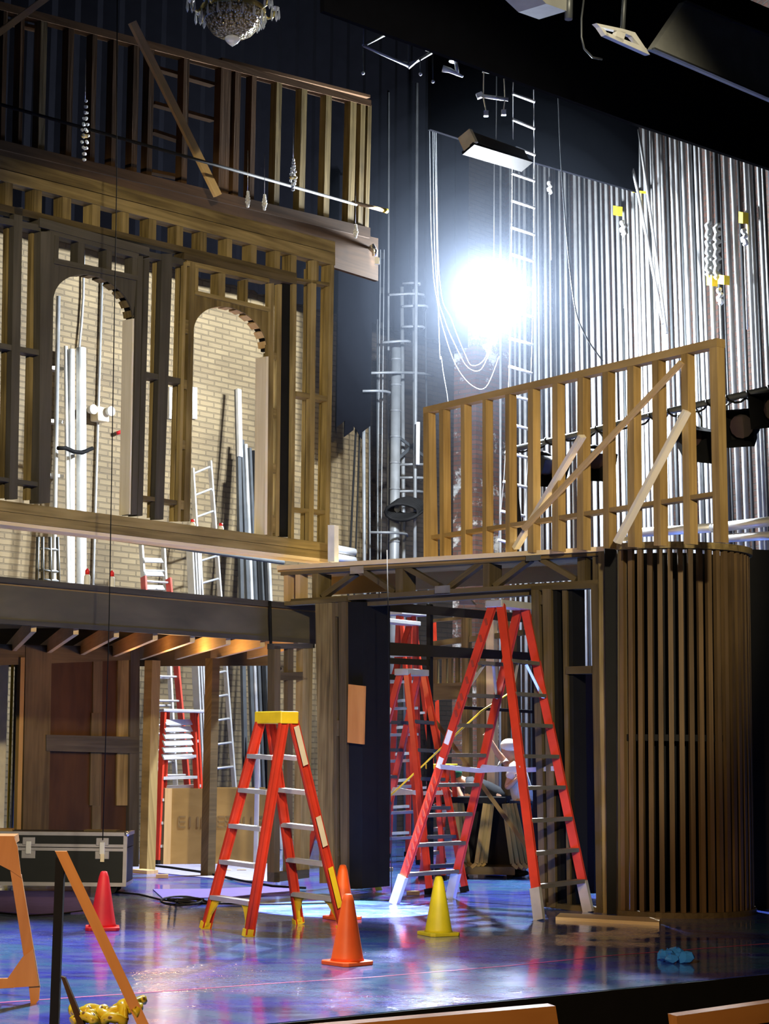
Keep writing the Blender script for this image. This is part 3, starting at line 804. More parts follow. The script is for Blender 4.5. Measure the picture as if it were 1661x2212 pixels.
# ================================================================== UPPER STUD FRAME ON THE PLATFORM
E = Plane((0.41, 19.5), (2.87, 16.0))
fr = thing('stud_frame', 'long open stud frame of honey coloured timber standing on the platform', 'set wall', E.hit(1230, 1170))
H(fr, 'top_plate', M['honey'], E, (914, 880, 893), (1548, 730, 748), 0.105)
H(fr, 'rail', M['honey'], E, (920, 1158, 1166), (1545, 1061, 1071), 0.10, 0.01)
for tl, tr, bl, br in ((914, 925, 915, 931), (948, 957, 950, 959), (995, 1003, 996, 1005), (1042, 1049, 1042, 1050), (1091, 1100, 1092, 1101), (1140, 1151, 1140, 1152), (1193, 1204, 1192, 1206), (1247, 1259, 1246, 1260), (1301, 1313, 1303, 1315), (1354, 1368, 1356, 1371), (1408, 1422, 1412, 1427), (1470, 1484, 1477, 1491), (1532, 1548, 1541, 1557)):
    yt = 888 - .238 * (tl - 914)
    V(fr, 'stud', M['honey'], E, (tl, tr, yt), (bl, br, 1206 - .055 * (bl - 914)), 0.095, 0.004)
D(fr, 'thin_brace', M['pine'], E, (1128, 1143), (1470, 782), 10, 0.03, -0.035)
def leaner(label, top, bot, w, tdepth, bdepth, m_):
    a_ = at(top[0], top[1], tdepth); b_ = at(bot[0], bot[1], bdepth)
    mb = MB(); mb.bar(b_, a_, w, .04, Vector((.55, -.8, 0)))
    return tag(mb.build('leaning_brace', m_), label, 'brace', 'white braces of the stud frame')
ya = E.hit(1256, 940, -.05).y; yb_ = P.hit(1115, 1190, .12).y
leaner('white pine brace leaning on the stud frame, its top end between two spotlights', (1258, 942), (1114, 1184), .075, ya, yb_, M['bright_pine'])
ya = E.hit(1484, 890, -.05).y
leaner('white pine brace leaning on the stud frame near its tall end post', (1484, 888), (1333, 1172), .075, ya, 16.75, M['bright_pine'])
mb = MB(); c = at(1345, 1164, P.hit(1335, 1180, .3).y); mb.box(c, .12, .1, .03, .6); tag(mb.build('brace_foot', M['white']), 'white block on the platform at the foot of a leaning brace', 'block')
for px, lab in ((931, 'turned newel pole with a pointed finial, behind the first bay of the stud frame'), (961, 'turned newel pole with a pointed finial, behind the second bay of the stud frame')):
    b = E.hit(px, 1214, .22); yt = E.hit(px, 905 - (px - 931) * .2, .22).z
    h = yt - b.z
    mb = MB(); mb.lathe(b, [(.028, 0), (.028, h * .80), (.018, h * .82), (.036, h * .84), (.02, h * .87), (.034, h * .92), (.012, h * .97), (.001, h)], 12)
    tag(mb.build('newel_pole', M['pine']), lab, 'pole', 'newel poles behind the stud frame')

# ================================================================== COUNTERWEIGHT PIPES
G = RW.shifted(-0.85)
def pipe_px(x, y0, ytop, w, ybot=None, bright=True, off=0.0):
    lean = -.000105 * (x - 1081)
    X = lambda y: x - lean * (y - y0)
    top = G.hit(X(ytop), ytop, off)
    b = G.hit(X(1200), 1200, off)
    r = w / 2 * top.y / FPX
    k = (0 - top.z) / (b.z - top.z)
    foot = top + (b - top) * k
    foot.y = top.y + (b.y - top.y) * .2; foot.z = 0
    mb = MB(); mb.tube([foot, top], r, 10)
    o = mb.build('guide_pipe', M['galv'] if bright else M['steel'])
    return o
pl_ = [(1081, 6), (1102, 5), (1112, 4), (1122, 6), (1133, 8), (1155, 8), (1163, 5), (1169, 5), (1178, 8), (1188, 5), (1198, 7), (1210, 6), (1222, 8), (1232, 5), (1244, 10), (1254, 7), (1266, 6), (1277, 10), (1290, 9), (1301, 6), (1313, 10), (1325, 7), (1337, 10), (1350, 8), (1359, 7),
       (1369, 10), (1377, 8), (1386, 9), (1397, 11), (1410, 6), (1416, 7), (1427, 10), (1434, 8), (1455, 9), (1466, 10), (1481, 11), (1494, 8), (1509, 11), (1518, 8), (1534, 11), (1573, 12), (1588, 11), (1617, 11), (1625, 10), (1646, 12), (1655, 9)]
for i, (x, w) in enumerate(pl_):
    o = pipe_px(x, 524 if x < 1365 else 424, 330 if x < 1365 else 200, w, off=0.12 * ((i * 5) % 3 - 1))
    tag(o, 'upright galvanised guide pipe in the close row behind the stud frame' if x < 1540 else 'upright galvanised guide pipe at the end of the counterweight wall, past the stud frame', 'pipe', 'counterweight guide pipes behind the stud frame' if x < 1540 else 'counterweight guide pipes past the stud frame')
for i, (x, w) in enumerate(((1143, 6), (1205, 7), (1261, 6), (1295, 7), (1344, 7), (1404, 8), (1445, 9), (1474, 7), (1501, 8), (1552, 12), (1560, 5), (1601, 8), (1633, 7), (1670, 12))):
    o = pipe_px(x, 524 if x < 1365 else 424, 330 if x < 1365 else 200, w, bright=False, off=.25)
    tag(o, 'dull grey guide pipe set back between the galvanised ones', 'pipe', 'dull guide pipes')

# ================================================================== OVERHEAD
def masking(nm, label, pl, px, folds=0.0):
    mb = MB(); mb.prism([pl.hit(*p) for p in px], pl.back * .05, Vector((0, 0, 1)))
    return tag(mb.build(nm, M['drape']), label, 'curtain')
masking('border_curtain', 'stepped black border hung upstage, cutting off the tops of the shorter guide pipes', Plane((.165, 22.4), (3.48, 25.35)), [(930, 279), (1135, 345), (1380, 415), (1380, -40), (930, -160)])
masking('border_curtain', 'long black border across the top of the picture, sloping over the taller guide pipes', Plane((-.26, 14.65), (3.79, 18.24)), [(700, 24), (1376, 268), (1760, 397), (1760, 60), (1480, -60), (700, -160)])
GP = Plane((0, 11.5), (AX.x, 11.5 + AX.y))
t = thing('soffit_box', 'plain grey soffit box jutting into the upper corner, over the guide pipes', 'soffit', GP.hit(1560, 170))
mb = MB(); mb.prism([GP.hit(1480, 3), GP.hit(1740, 110), GP.hit(1740, 246), GP.hit(1411, 105)], GP.back * .06); mb.build('face_panel', M['grey'], t)
for a, b in (((1480, 3), (1740, 110)), ((1411, 105), (1740, 246))):
    mb = MB(); mb.bar(GP.hit(*a, -.01), GP.hit(*b, -.01), .015, .03, GP.back); mb.build('edge_trim', M['steel'], t)
t = thing('fixture_bracket', 'pale two-slotted metal bracket hanging beside the grey soffit box', 'bracket', GP.hit(1350, 85))
for px in (((1288, 50), (1345, 62), (1341, 68), (1296, 58)), ((1345, 62), (1372, 70), (1404, 118), (1390, 108), (1365, 78), (1341, 68)), ((1296, 58), (1305, 62), (1318, 80), (1308, 76)), ((1308, 76), (1312, 70), (1396, 104), (1402, 118)), ((1334, 66), (1352, 70), (1346, 92), (1328, 84))):
    mb = MB(); mb.prism([GP.hit(*p) for p in px], GP.back * .04); mb.build('bracket_plate', M['white'], t)
mb = MB(); mb.tube([GP.hit(1345, 64, .02), GP.hit(1352, -70, .02)], .02, 6); mb.build('hanger', M['steel'], t)
mb = MB(); mb.tube([GP.hit(*p, .03) for p in ((1262, -10), (1256, 40), (1256, 80), (1262, 105), (1280, 124), (1300, 128))], .008, 6); mb.build('loose_cable', M['steel'], t)
t = thing('hanging_speaker', 'dark grey hanging cabinet cut off by the upper edge, before the slotted bracket', 'speaker', GP.hit(1260, 0))
mb = MB(); mb.prism([GP.hit(1130, -40), GP.hit(1225, -40), GP.hit(1224, 24), GP.hit(1180, 8)], GP.back * .25); mb.build('cabinet', M['grey'], t)
mb = MB(); mb.tube([GP.hit(1230, -40), GP.hit(1228, 42)], .03, 8); mb.build('hanger_pipe', M['steel'], t)
def beads_mat():
    m, nt, b = new_mat('beaded_crystal'); tc = nt.nodes.new('ShaderNodeTexCoord'); v = nt.nodes.new('ShaderNodeTexVoronoi'); v.inputs['Scale'].default_value = 42
    nt.links.new(tc.outputs['Object'], v.inputs['Vector'])
    r = ramp(nt, [(0.0, (0.75, 0.70, 0.55)), (0.45, (0.35, 0.27, 0.12)), (0.8, (0.08, 0.06, 0.03))], v.outputs['Distance']); nt.links.new(r.outputs[0], b.inputs['Base Color'])
    bp = nt.nodes.new('ShaderNodeBump'); bp.invert = True; bp.inputs['Distance'].default_value = .02; nt.links.new(v.outputs['Distance'], bp.inputs['Height']); nt.links.new(bp.outputs[0], b.inputs['Normal'])
    b.inputs['Roughness'].default_value = .12; b.inputs['Metallic'].default_value = .3
    return m
M['beads'] = beads_mat()
# chandelier
CH = at(503, 40, 16.0)
t = thing('chandelier', 'crystal chandelier with a beaded dish and gilt arms, over the top storey', 'chandelier', CH)
u = 16.0 / FPX
mb = MB(); mb.lathe(CH, [(70 * u, 18 * u), (66 * u, 0), (58 * u, -18 * u), (46 * u, -33 * u), (30 * u, -42 * u), (16 * u, -45 * u)], 28, caps=False); mb.build('glass_bowl', M['beads'], t)
mb = MB(); mb.lathe(CH, [(71 * u, 12 * u), (74 * u, 16 * u), (74 * u, 22 * u), (70 * u, 26 * u), (66 * u, 20 * u)], 28, caps=False); mb.build('gilt_ring', M['brass'], t)
mb = MB(); mb.lathe(CH + Vector((0, 0, -45 * u)), [(17 * u, 0), (18 * u, -5 * u), (11 * u, -13 * u), (3 * u, -19 * u), (0.001, -21 * u)], 14); mb.build('drop_finial', M['crystal'], t)
for i in range(5):
    rr = (64 - i * 12) * u; zz = (-6 - i * 9 + (2 if i > 2 else 0)) * u
    k = int(2 * math.pi * rr / (6.0 * u))
    mb = MB()
    for j in range(k):
        a = 2 * math.pi * j / k
        mb.ball(CH + Vector((rr * math.cos(a), rr * math.sin(a), zz)), 2.2 * u, 5)
    ob = mb.build('bead_ring', M['crystal'], t); ob['kind'] = 'stuff'
mb = MB(); mb.tube([CH + Vector((0, 0, 10 * u)), CH + Vector((0, 0, 130 * u))], 8 * u, 10); mb.build('stem', M['brass'], t)
for i in range(8):
    a = 2 * math.pi * (i + .3) / 8; dv = Vector((math.cos(a), math.sin(a), 0))
    mb = MB(); mb.tube([CH + dv * 68 * u + Vector((0, 0, 20 * u)), CH + dv * 80 * u + Vector((0, 0, 8 * u)), CH + dv * 92 * u + Vector((0, 0, 14 * u)), CH + dv * 96 * u + Vector((0, 0, 30 * u))], 3 * u, 6)
    ar = mb.build('arm', M['brass'], t)
    mb = MB()
    mb.lathe(CH + dv * 96 * u, [(3 * u, 26 * u), (9 * u, 32 * u), (10 * u, 36 * u), (3 * u, 38 * u)], 8)
    q = mb.build('candle_cup', M['crystal'], t)
    for j in range(5):
        b_ = j * 1.26
        mb = MB(); c = CH + dv * 96 * u + Vector((9 * u * math.cos(b_), 9 * u * math.sin(b_), 22 * u))
        mb.lathe(c, [(.001, -16 * u), (3 * u, -10 * u), (2 * u, 4 * u), (.5 * u, 10 * u)], 6)
        mb.build('crystal_drop', M['crystal'], t)
for i in range(16):
    a = 2 * math.pi * i / 16
    mb = MB(); mb.lathe(CH + Vector((73 * u * math.cos(a), 73 * u * math.sin(a), 0)), [(.001, -14 * u), (3.5 * u, -7 * u), (2.5 * u, 6 * u), (.5 * u, 14 * u)], 6); mb.build('crystal_drop', M['crystal'], t)
# steel lattice frame hanging upstage
Yf = 19.0
t = thing('hanging_steel_frame', 'rectangular grey steel frame hanging on rods in the dark, beside the chandelier', 'frame', at(860, 110, Yf))
cs = [at(785, 98, Yf - .3), at(835, 73, Yf + .4), at(935, 112, Yf + .9), at(882, 142, Yf)]
for i in range(4):
    mb = MB(); mb.tube([cs[i], cs[(i + 1) % 4]], .018, 6); mb.build('frame_tube', M['grey'], t)
for i, (dx, dy) in enumerate(((0, -60), (0, -60), (2, -90), (0, -70))):
    mb = MB(); mb.tube([cs[i], cs[i] + Vector((0, 0, .5))], .008, 6); mb.build('rod', M['steel'], t)
for (x, y0, y1) in ((784, 105, 158), (935, 115, 176), (908, 125, 160)):
    mb = MB(); mb.tube([at(x, y0, Yf), at(x, y1, Yf)], .006, 5); ob = mb.build('drop_cable', M['steel'], t)
    mb = MB(); mb.ball(at(x, y1, Yf), .02, 6); mb.build('cable_end', M['white'], ob)
mb = MB(); mb.prism([at(868, 132, Yf), at(884, 134, Yf), at(905, 128, Yf), at(884, 146, Yf)], Vector((0, .05, 0))); mb.build('corner_gusset', M['grey'], t)
t = thing('small_spotlight', 'small white spotlight hanging between the steel frame and the trapeze', 'spotlight', at(978, 145, 19.4))
mb = MB(); mb.tube([at(982, 112, 19.4), at(979, 134, 19.4)], [.035, .05], 10); mb.build('lamp_body', M['white'], t)
mb = MB(); mb.tube([at(984, 130, 19.4), at(988, 160, 19.4)], .02, 8); mb.build('yoke', M['white'], t)
mb = MB(); mb.tube([at(956, 148, 19.4), at(972, 152, 19.4), at(1000, 166, 19.4)], [.04, .03, .012], 8); mb.build('side_arm', M['white'], t)
mb = MB(); mb.tube([at(982, 112, 19.4), at(984, -40, 19.4)], .008, 6); mb.build('hanger', M['steel'], t)
t = thing('trapeze_ladder', 'short two-bar rope trapeze hanging before the long wire ladder', 'trapeze', at(1068, 240, 20.0))
for a, b in (((1042, 153), (1097, 161)), ((1040, 207), (1098, 215))):
    mb = MB(); mb.tube([at(*a, 20), at(*b, 20)], .022, 8); mb.build('bar', M['alu'], t)
for pts in (((1050, -985), (1045, 155), (1044, 210), (1050, 240)), ((1094, -985), (1088, 158), (1091, 212), (1088, 238))):
    mb = MB(); mb.tube([at(*p, 20) for p in pts], .008, 6); r_ = mb.build('rope', M['cream'], t)
    mb = MB(); c = at(*pts[-1], 20); mb.box(c - Vector((0, 0, .03)), .05, .05, .06); mb.build('rope_end', M['white'], r_)
mb = MB(); mb.prism([at(1028, 202, 20), at(1040, 197, 20), at(1046, 207, 20), at(1032, 212, 20)], Vector((0, .05, 0))); mb.build('end_plate', M['white'], t)
# long wire ladder from the grid to the platform
t = thing('wire_ladder', 'long wire rope ladder with bright tube rungs hanging past the work light to the platform', 'ladder', at(1100, 1186, 25.7))
rg = [(1108, 202, 1153, 220), (1108, 258, 1153, 278), (1108, 316, 1154, 335), (1106, 374, 1153, 391), (1106, 433, 1153, 449), (1105, 491, 1153, 507), (1104, 549, 1152, 565), (1104, 611, 1151, 626), (1103, 671, 1150, 685), (1101, 731, 1149, 745), (1100, 791, 1147, 807), (1098, 852, 1145, 866), (1096, 914, 1143, 928), (1092, 976, 1141, 990), (1088, 1040, 1136, 1053), (1082, 1104, 1132, 1115), (1076, 1166, 1124, 1180)]
dep = lambda y: lerp(23.5, 25.7, (y - 202) / 964.0)
for x0, y0, x1, y1 in rg:
    mb = MB(); mb.tube([at(x0 - 1, y0, dep(y0)), at(x1 + 2, y1, dep(y0) + .12)], .022, 8); mb.build('rung', M['alu'], t)
for k in (0, 1):
    pts = [(1110, 100)] + [(r[0], r[1]) for r in rg] if k == 0 else [(1152, 118)] + [(r[2], r[3]) for r in rg]
    mb = MB(); mb.tube([at(x, y, dep(max(150, y)) + .12 * k) for x, y in pts], .006, 6); mb.build('wire_rope', M['alu'], t)
# wooden trough
t = thing('wooden_trough', 'slanting wooden trough with a dark rim hanging under the upstage border', 'trough', at(1070, 325, 21.9))
a_ = at(1014, 304, 21.4); b_ = at(1128, 344, 22.3)
mb = MB(); mb.bar(a_, b_, .16, .16, Vector((.5, -.8, .4))); mb.build('trough_body', M.setdefault('tarred', plain('darkened_trough_board', (0.016, 0.011, 0.006), .8)), t)  # wood colour darkened to offset the strong lamp just below
mb = MB(); mb.bar(a_ + Vector((-.02, -.05, -.11)), b_ + Vector((.05, -.05, -.10)), .04, .20, Vector((.5, -.8, .4))); mb.build('rim', M['black'], t)
mb = MB(); mb.bar(a_ - (b_ - a_).normalized() * .06, a_, .19, .19, Vector((.5, -.8, .4))); mb.build('end_board', M['cream'], t)
mb = MB(); mb.tube([lerp(a_, b_, .5), lerp(a_, b_, .5) + Vector((0, .02, 2.5))], .006, 5); mb.build('hanger', M['steel'], t)
# work light
t = thing('work_light', 'glaring white work light burning beside the wire ladder', 'work light', LAMP)
aim = Vector((-.05, -.99, -.12)).normalized()
r_v = Vector((1, -.05, 0)).normalized(); u_v = aim.cross(r_v) * -1
M['glow'] = emis('burning_lamp_glass', (0.93, 0.97, 1.0), 80.0)
mb = MB(); mb.ball(LAMP, .16, 20); mb.build('lamp_globe', M['glow'], t)
mb = MB(); mb.tube([LAMP + Vector((0, 0, .15)), LAMP + Vector((0, 0, .30))], [.06, .045], 12); mb.build('socket', M['steel'], t)
for k in range(4):
    a_0 = math.pi * k / 4; mb = MB(); mb.tube([LAMP + Vector((math.cos(a_0) * .2 * math.sin(q * math.pi / 8), math.sin(a_0) * .2 * math.sin(q * math.pi / 8), .2 * math.cos(q * math.pi / 8))) for q in range(16)], .004, 5, closed=True); mb.build('guard_wire', M['steel'], t)
mb = MB(); mb.tube([LAMP + Vector((0, 0, .28)), LAMP + Vector((0, 0, 6.95))], .006, 6); mb.build('hanger_pipe', M['black'], t)

# ================================================================== SIDE BOOM WITH SPOTLIGHTS
SB = E.shifted(1.7)
mb = MB(); bp_ = [SB.hit(1102, 972), SB.hit(1250, 938), SB.hit(1400, 898), SB.hit(1700, 832)]; mb.tube(bp_, .035, 8)
tag(mb.build('lighting_pipe', M['steel']), 'dark lighting pipe wrapped in cable, running behind the stud frame', 'pipe')
for i in range(30):
    pass
mb = MB(); pts = []
for i in range(120):
    f = i / 119; p = lerp(bp_[0], bp_[3], f); a = f * 95
    pts.append(p + Vector((0.045 * math.cos(a), 0.02 * math.cos(a), -0.01 + .048 * math.sin(a))))
mb.tube(pts, .012, 5); tag(mb.build('wrapped_cable', M['black']), 'black cable spiralling round the lighting pipe behind the stud frame', 'cable')
M['lens'] = plain('dark_lens_glass', (0.05, 0.03, 0.03), .15)
def spot_lantern(px, py, yaw, label, s=1.0, tilt=-.55):
    c = SB.hit(px, py); pt = None
    # hang point on the pipe
    fr_ = (px - 1102) / (1700 - 1102); hp = lerp(bp_[0], bp_[3], max(0, min(1, fr_)))
    hp = SB.hit(px, 972 - (px - 1102) * .234)
    t = thing('stage_lantern', label, 'spotlight', c, 'lanterns on the lighting pipe')
    d = Vector((math.sin(yaw) * math.cos(tilt), -math.cos(yaw) * math.cos(tilt), math.sin(tilt)))
    r = d.cross(Vector((0, 0, 1))).normalized(); uu = r.cross(d)
    def rect(o, w): return [o + r * w + uu * w, o - r * w + uu * w, o - r * w - uu * w, o + r * w - uu * w]
    mb = MB(); f0_, f1_ = rect(c + d * .16 * s, .17 * s), rect(c - d * .10 * s, .12 * s)
    for i in range(4):
        j = (i + 1) % 4; mb.face([f0_[i], f0_[j], f1_[j], f1_[i]])
    mb.face(f1_); mb.build('hood', M['black'], t)
    mb = MB(); mb.tube([c - d * .10 * s, c - d * .22 * s, c - d * .34 * s], [.13 * s, .13 * s, .05 * s], 12); mb.build('lamp_can', M['black'], t)
    mb = MB(); cc = c - d * .05 * s; mb.face([cc + r * .11 * s * math.cos(k * .523) + uu * .11 * s * math.sin(k * .523) for k in range(12)]); mb.build('lens', M['lens'], t)
    mb = MB(); mb.tube([c - d * .1 * s + r * .15 * s, c - d * .1 * s + r * .15 * s + Vector((0, 0, .2 * s)), hp, c - d * .1 * s - r * .15 * s + Vector((0, 0, .2 * s)), c - d * .1 * s - r * .15 * s], .012, 6); mb.build('yoke', M['steel'], t)
spot_lantern(1186, 1012, .4, 'black square-hooded lantern nearest the wire ladder, under the lighting pipe', .95)
spot_lantern(1290, 998, .2, 'black lantern with a lit top edge, between the two white braces', .95)
spot_lantern(1502, 952, .5, 'slate grey looking lantern hanging just inside the tall end post', 1.0)
spot_lantern(1598, 922, -.5, 'lantern facing out with its lens showing, past the end post', 1.1, -.25)
spot_lantern(1668, 885, -.6, 'lantern cut off by the picture edge, past the one with its lens showing', 1.0, -.2)
for label, a, b, r in (('upper pale steel rail beyond the end post of the stud frame', (1545, 1140), (1700, 1122), .05), ('lower pale steel rail beyond the end post of the stud frame', (1560, 1163), (1700, 1155), .045), ('pale steel rail low behind the stud frame, beside the brace foot', (1360, 1152), (1538, 1140), .05)):
    mb = MB(); S2 = E.shifted(2.2); mb.tube([S2.hit(*a), S2.hit(*b)], r, 10)
    tag(mb.build('steel_rail', M['alu']), label, 'rail', 'rails behind the stud frame')
for label, pts in (('thin aluminium track leaning from the border down across the guide pipes', ((1338, 248), (1378, 415), (1432, 700))), ('second thin aluminium track crossing the guide pipes more steeply', ((1380, 280), (1402, 440), (1440, 720)))):
    G2 = G.shifted(-.5); mb = MB(); mb.tube([G2.hit(*p) for p in pts], .022, 6)
    tag(mb.build('leaning_track', M['alu']), label, 'track', 'tracks against the guide pipes')
G3 = G.shifted(-.2)
for (x, y, w, h), lab in zip(((1329, 455, 9, 22), (1600, 470, 9, 26), (1376, 414, 20, 7), (1532, 606, 12, 24), (1557, 604, 14, 22)), ('yellow tag high on the guide pipes over the wire ladder side', 'yellow tag among the tall pipes at the picture edge', 'short yellow tie where a thin track meets the border', 'yellow clip on the thick pipe over the end post', 'yellow clip beside the grey chain bag over the end post')):
    mb = MB(); mb.prism([G3.hit(x - w / 2, y - h / 2), G3.hit(x + w / 2, y - h / 2 + 2), G3.hit(x + w / 2, y + h / 2), G3.hit(x - w / 2, y + h / 2 - 2)], G3.back * .08)
    tag(mb.build('yellow_tag', M['yellow']), lab, 'tag')
for (x, y), lab in zip(((1345, 492), (1187, 405), (1608, 512), (1555, 640)), ('knotted white rope end beside the yellow tag of the short pipes', 'knotted rope end near the wooden trough', 'knotted white rope end under the tag at the picture edge', 'knotted white rope end under the yellow clips')):
    mb = MB(); c = G3.hit(x, y); mb.tube([c + Vector((.03 * math.sin(i * 1.3), .03 * math.cos(i * 1.9), .02 * i - .10)) for i in range(11)], .028, 7)
    mb.tube([c + Vector((0, 0, -.1)), c + Vector((0.02, 0, -1.2))], .012, 5)
    tag(mb.build('rope_end', M['white']), lab, 'rope')
t = MB(); 
for k in range(2):
    pts = []
    for i in range(30):
        c = G3.hit(1532 + 18 * k, 480 + 4 * i + 6 * k); pts.append(c + Vector((.035 * math.cos(i * 1.4), 0, 0.02 * math.sin(i * 1.4))))
    t.tube(pts, .035, 6)
tag(t.build('chain_sleeve', M['grey']), 'lumpy grey chain sleeve hanging over the yellow clips', 'chain')
# power cables looping from the dark
def cable(label, pts, Y, r=.0065, m_='galv_dim', nm='hanging_cable', grp='cables looping below the work light'):
    P3 = [at(x, y, Y) for x, y in pts]
    out = []
    for i in range(len(P3) - 1):
        p0 = P3[max(i - 1, 0)]; p1 = P3[i]; p2 = P3[i + 1]; p3 = P3[min(i + 2, len(P3) - 1)]
        for k in range(6):
            s_ = k / 6
            out.append(0.5 * ((2 * p1) + (p2 - p0) * s_ + (2 * p0 - 5 * p1 + 4 * p2 - p3) * s_ * s_ + (3 * p1 - p0 - 3 * p2 + p3) * s_ ** 3))
    out.append(P3[-1])
    mb = MB(); mb.tube(out, r, 6)
    return tag(mb.build(nm, M[m_]), label, 'cable', grp)
cable('outermost loop of the cables that sag below the work light', ((918, -900), (928, 300), (934, 560), (944, 650), (960, 720), (985, 790), (1018, 832), (1050, 836), (1078, 770)), 25.0)
cable('middle loop of the cables that sag below the work light', ((924, -900), (935, 300), (942, 600), (960, 690), (990, 760), (1012, 795), (1040, 797), (1064, 740)), 25.2)
cable('innermost loop of the cables that sag below the work light', ((930, -900), (942, 300), (950, 610), (975, 690), (1002, 760), (1020, 790), (1050, 770), (1068, 690)), 25.4)
cable('cable hanging straight down to the top of the stud frame', ((922, -500), (946, 640), (954, 780), (970, 900), (968, 1120)), 24.6)
cable('thin line curving across the guide pipes to the stud frame', ((1205, 190), (1215, 400), (1238, 640), (1262, 720), (1302, 780)), 23.4, .010, 'steel')
cable('black cable snaking down behind the honey coloured studs', ((1108, 975), (1112, 1040), (1120, 1110), (1124, 1170)), 22.0, .03, 'black')

# ================================================================== UPSTAGE PIPES AND DUCTS
Q = BW.shifted(-0.9)
def upipe(x0, y0, x1, y1, w, m_, label, nm='wall_pipe', off=0.0, grp='upright pipes on the dark end of the brick wall'):
    mb = MB(); a_ = Q.hit(x0, y0, off); b_ = Q.hit(x1, y1, off)
    k = (a_.z) / (a_.z - b_.z); b_ = a_ + (b_ - a_) * k
    mb.tube([b_, a_], w / 2 * a_.y / FPX, 10)
    return tag(mb.build(nm, M[m_]), label, 'pipe', grp)
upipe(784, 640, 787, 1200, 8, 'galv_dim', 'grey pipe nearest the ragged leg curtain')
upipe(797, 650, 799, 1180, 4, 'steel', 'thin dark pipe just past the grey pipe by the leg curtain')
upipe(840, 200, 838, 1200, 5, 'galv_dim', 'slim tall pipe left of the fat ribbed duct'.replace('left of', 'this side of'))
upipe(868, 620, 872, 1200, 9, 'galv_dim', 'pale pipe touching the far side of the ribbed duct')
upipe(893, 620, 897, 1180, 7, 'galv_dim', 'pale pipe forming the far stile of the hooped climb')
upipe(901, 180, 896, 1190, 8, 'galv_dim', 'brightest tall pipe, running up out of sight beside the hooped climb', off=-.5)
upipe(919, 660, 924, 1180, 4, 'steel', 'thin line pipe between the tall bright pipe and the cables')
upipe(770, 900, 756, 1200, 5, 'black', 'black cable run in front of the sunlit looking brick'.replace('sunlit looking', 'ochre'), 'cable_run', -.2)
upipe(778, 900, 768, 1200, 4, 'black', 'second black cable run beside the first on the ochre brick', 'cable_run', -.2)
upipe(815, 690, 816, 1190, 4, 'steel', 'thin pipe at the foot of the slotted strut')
t = thing('spiral_duct', 'fat grey spiral duct with raised bands on the dark wall', 'duct', Q.hit(858, 1180, -.3))
a_ = Q.hit(856, 752, -.3); b_ = Q.hit(862, 1180, -.3); b_ = Vector((b_.x, b_.y, 0)); b_.x = a_.x; b_.y = a_.y
mb = MB(); mb.tube([b_, a_], 11 * a_.y / FPX, 14); mb.build('duct', M['galv_dim'], t)
for i in range(9):
    z = lerp(a_.z - .2, a_.z - 3.6, i / 8)
    mb = MB(); mb.tube([Vector((a_.x, a_.y, z)), Vector((a_.x, a_.y, z + .03))], 12 * a_.y / FPX, 14); mb.build('band', M['galv_dim'], t)
t = thing('slotted_strut', 'slotted steel strut with a ladder of bright holes on the dark wall', 'strut', Q.hit(827, 1190))
a_ = Q.hit(826, 540); b_ = Q.hit(826, 1130)
for dx in (-.03, .03):
    mb = MB(); mb.bar(Vector((a_.x + dx, a_.y, 0)), a_ + Vector((dx, 0, 0)), .012, .05); mb.build('flange', M['galv_dim'], t)
for i in range(14):
    z = lerp(a_.z - .1, 1.9, i / 13)
    mb = MB(); mb.box((a_.x, a_.y, z), .05, .04, .10); mb.build('web_plate', M['black'], t)
t = thing('caged_wall_ladder', 'hooped climbing ladder with pale cross bars on the dark wall', 'ladder', Q.hit(885, 1180, -.25))
for (x0, y0, x1, y1) in ((840, 637, 915, 642), (870, 612, 892, 622), (868, 662, 916, 668), (868, 706, 906, 714), (826, 740, 880, 742), (790, 806, 935, 812), (772, 845, 840, 853), (862, 1004, 916, 1008), (862, 1032, 910, 1038), (845, 1062, 910, 1066), (800, 1150, 880, 1158)):
    mb = MB(); p, q = Q.hit(x0, y0, -.25), Q.hit(x1, y1, -.25); m_ = lerp(p, q, .5) - UP * .25
    mb.tube([p, lerp(p, m_, .6) - UP * .06, m_, lerp(q, m_, .6) - UP * .06, q], .022, 6); mb.build('hoop', M['galv_dim'], t)
for (x0, y0, x1, y1) in ((850, 1000, 905, 950), (862, 945, 915, 985)):
    mb = MB(); mb.bar(Q.hit(x0, y0, -.2), Q.hit(x1, y1, -.2), .05, .02, UP); mb.build('cross_brace', M['steel'], t)
mb = MB()
for k in range(7):
    c = Q.hit(868, 1106, -.55 + .02 * k); mb.tube([c + Vector((.26 * math.cos(a) + .02 * k, .05 * math.sin(a * 2), .13 * math.sin(a) + .015 * k)) for a in [2 * math.pi * i / 16 for i in range(16)]], .03, 6, closed=True)
tag(mb.build('cable_coil', M['black']), 'fat coil of black cable hung on the wall at the foot of the ribbed duct', 'cable')
for px, py, w, h, lab, mt in ((903, 958, 9, 92, 'white label tube on the tall bright pipe', 'white'), ):
    mb = MB(); p = Q.hit(px, py - h / 2, -.62); q = Q.hit(px - 1, py + h / 2, -.62); mb.tube([q, p], w / 2 * p.y / FPX, 10); tag(mb.build('pipe_sleeve', M[mt]), lab, 'sleeve')
t = thing('stacked_rails', 'pair of white capped rails lying on the platform end beside the brick', 'rail', Q.hit(745, 1195, -1.0))
for y in (1185, 1203):
    mb = MB(); mb.tube([Q.hit(722, y, -1), Q.hit(765, y + 8, -1)], .06, 8); mb.build('rail', M['alu'], t)
mb = MB(); mb.prism([P.hit(708, 1134, -.02), P.hit(722, 1134, -.02), P.hit(722, 1213, -.02), P.hit(708, 1213, -.02)], P.back * .08)
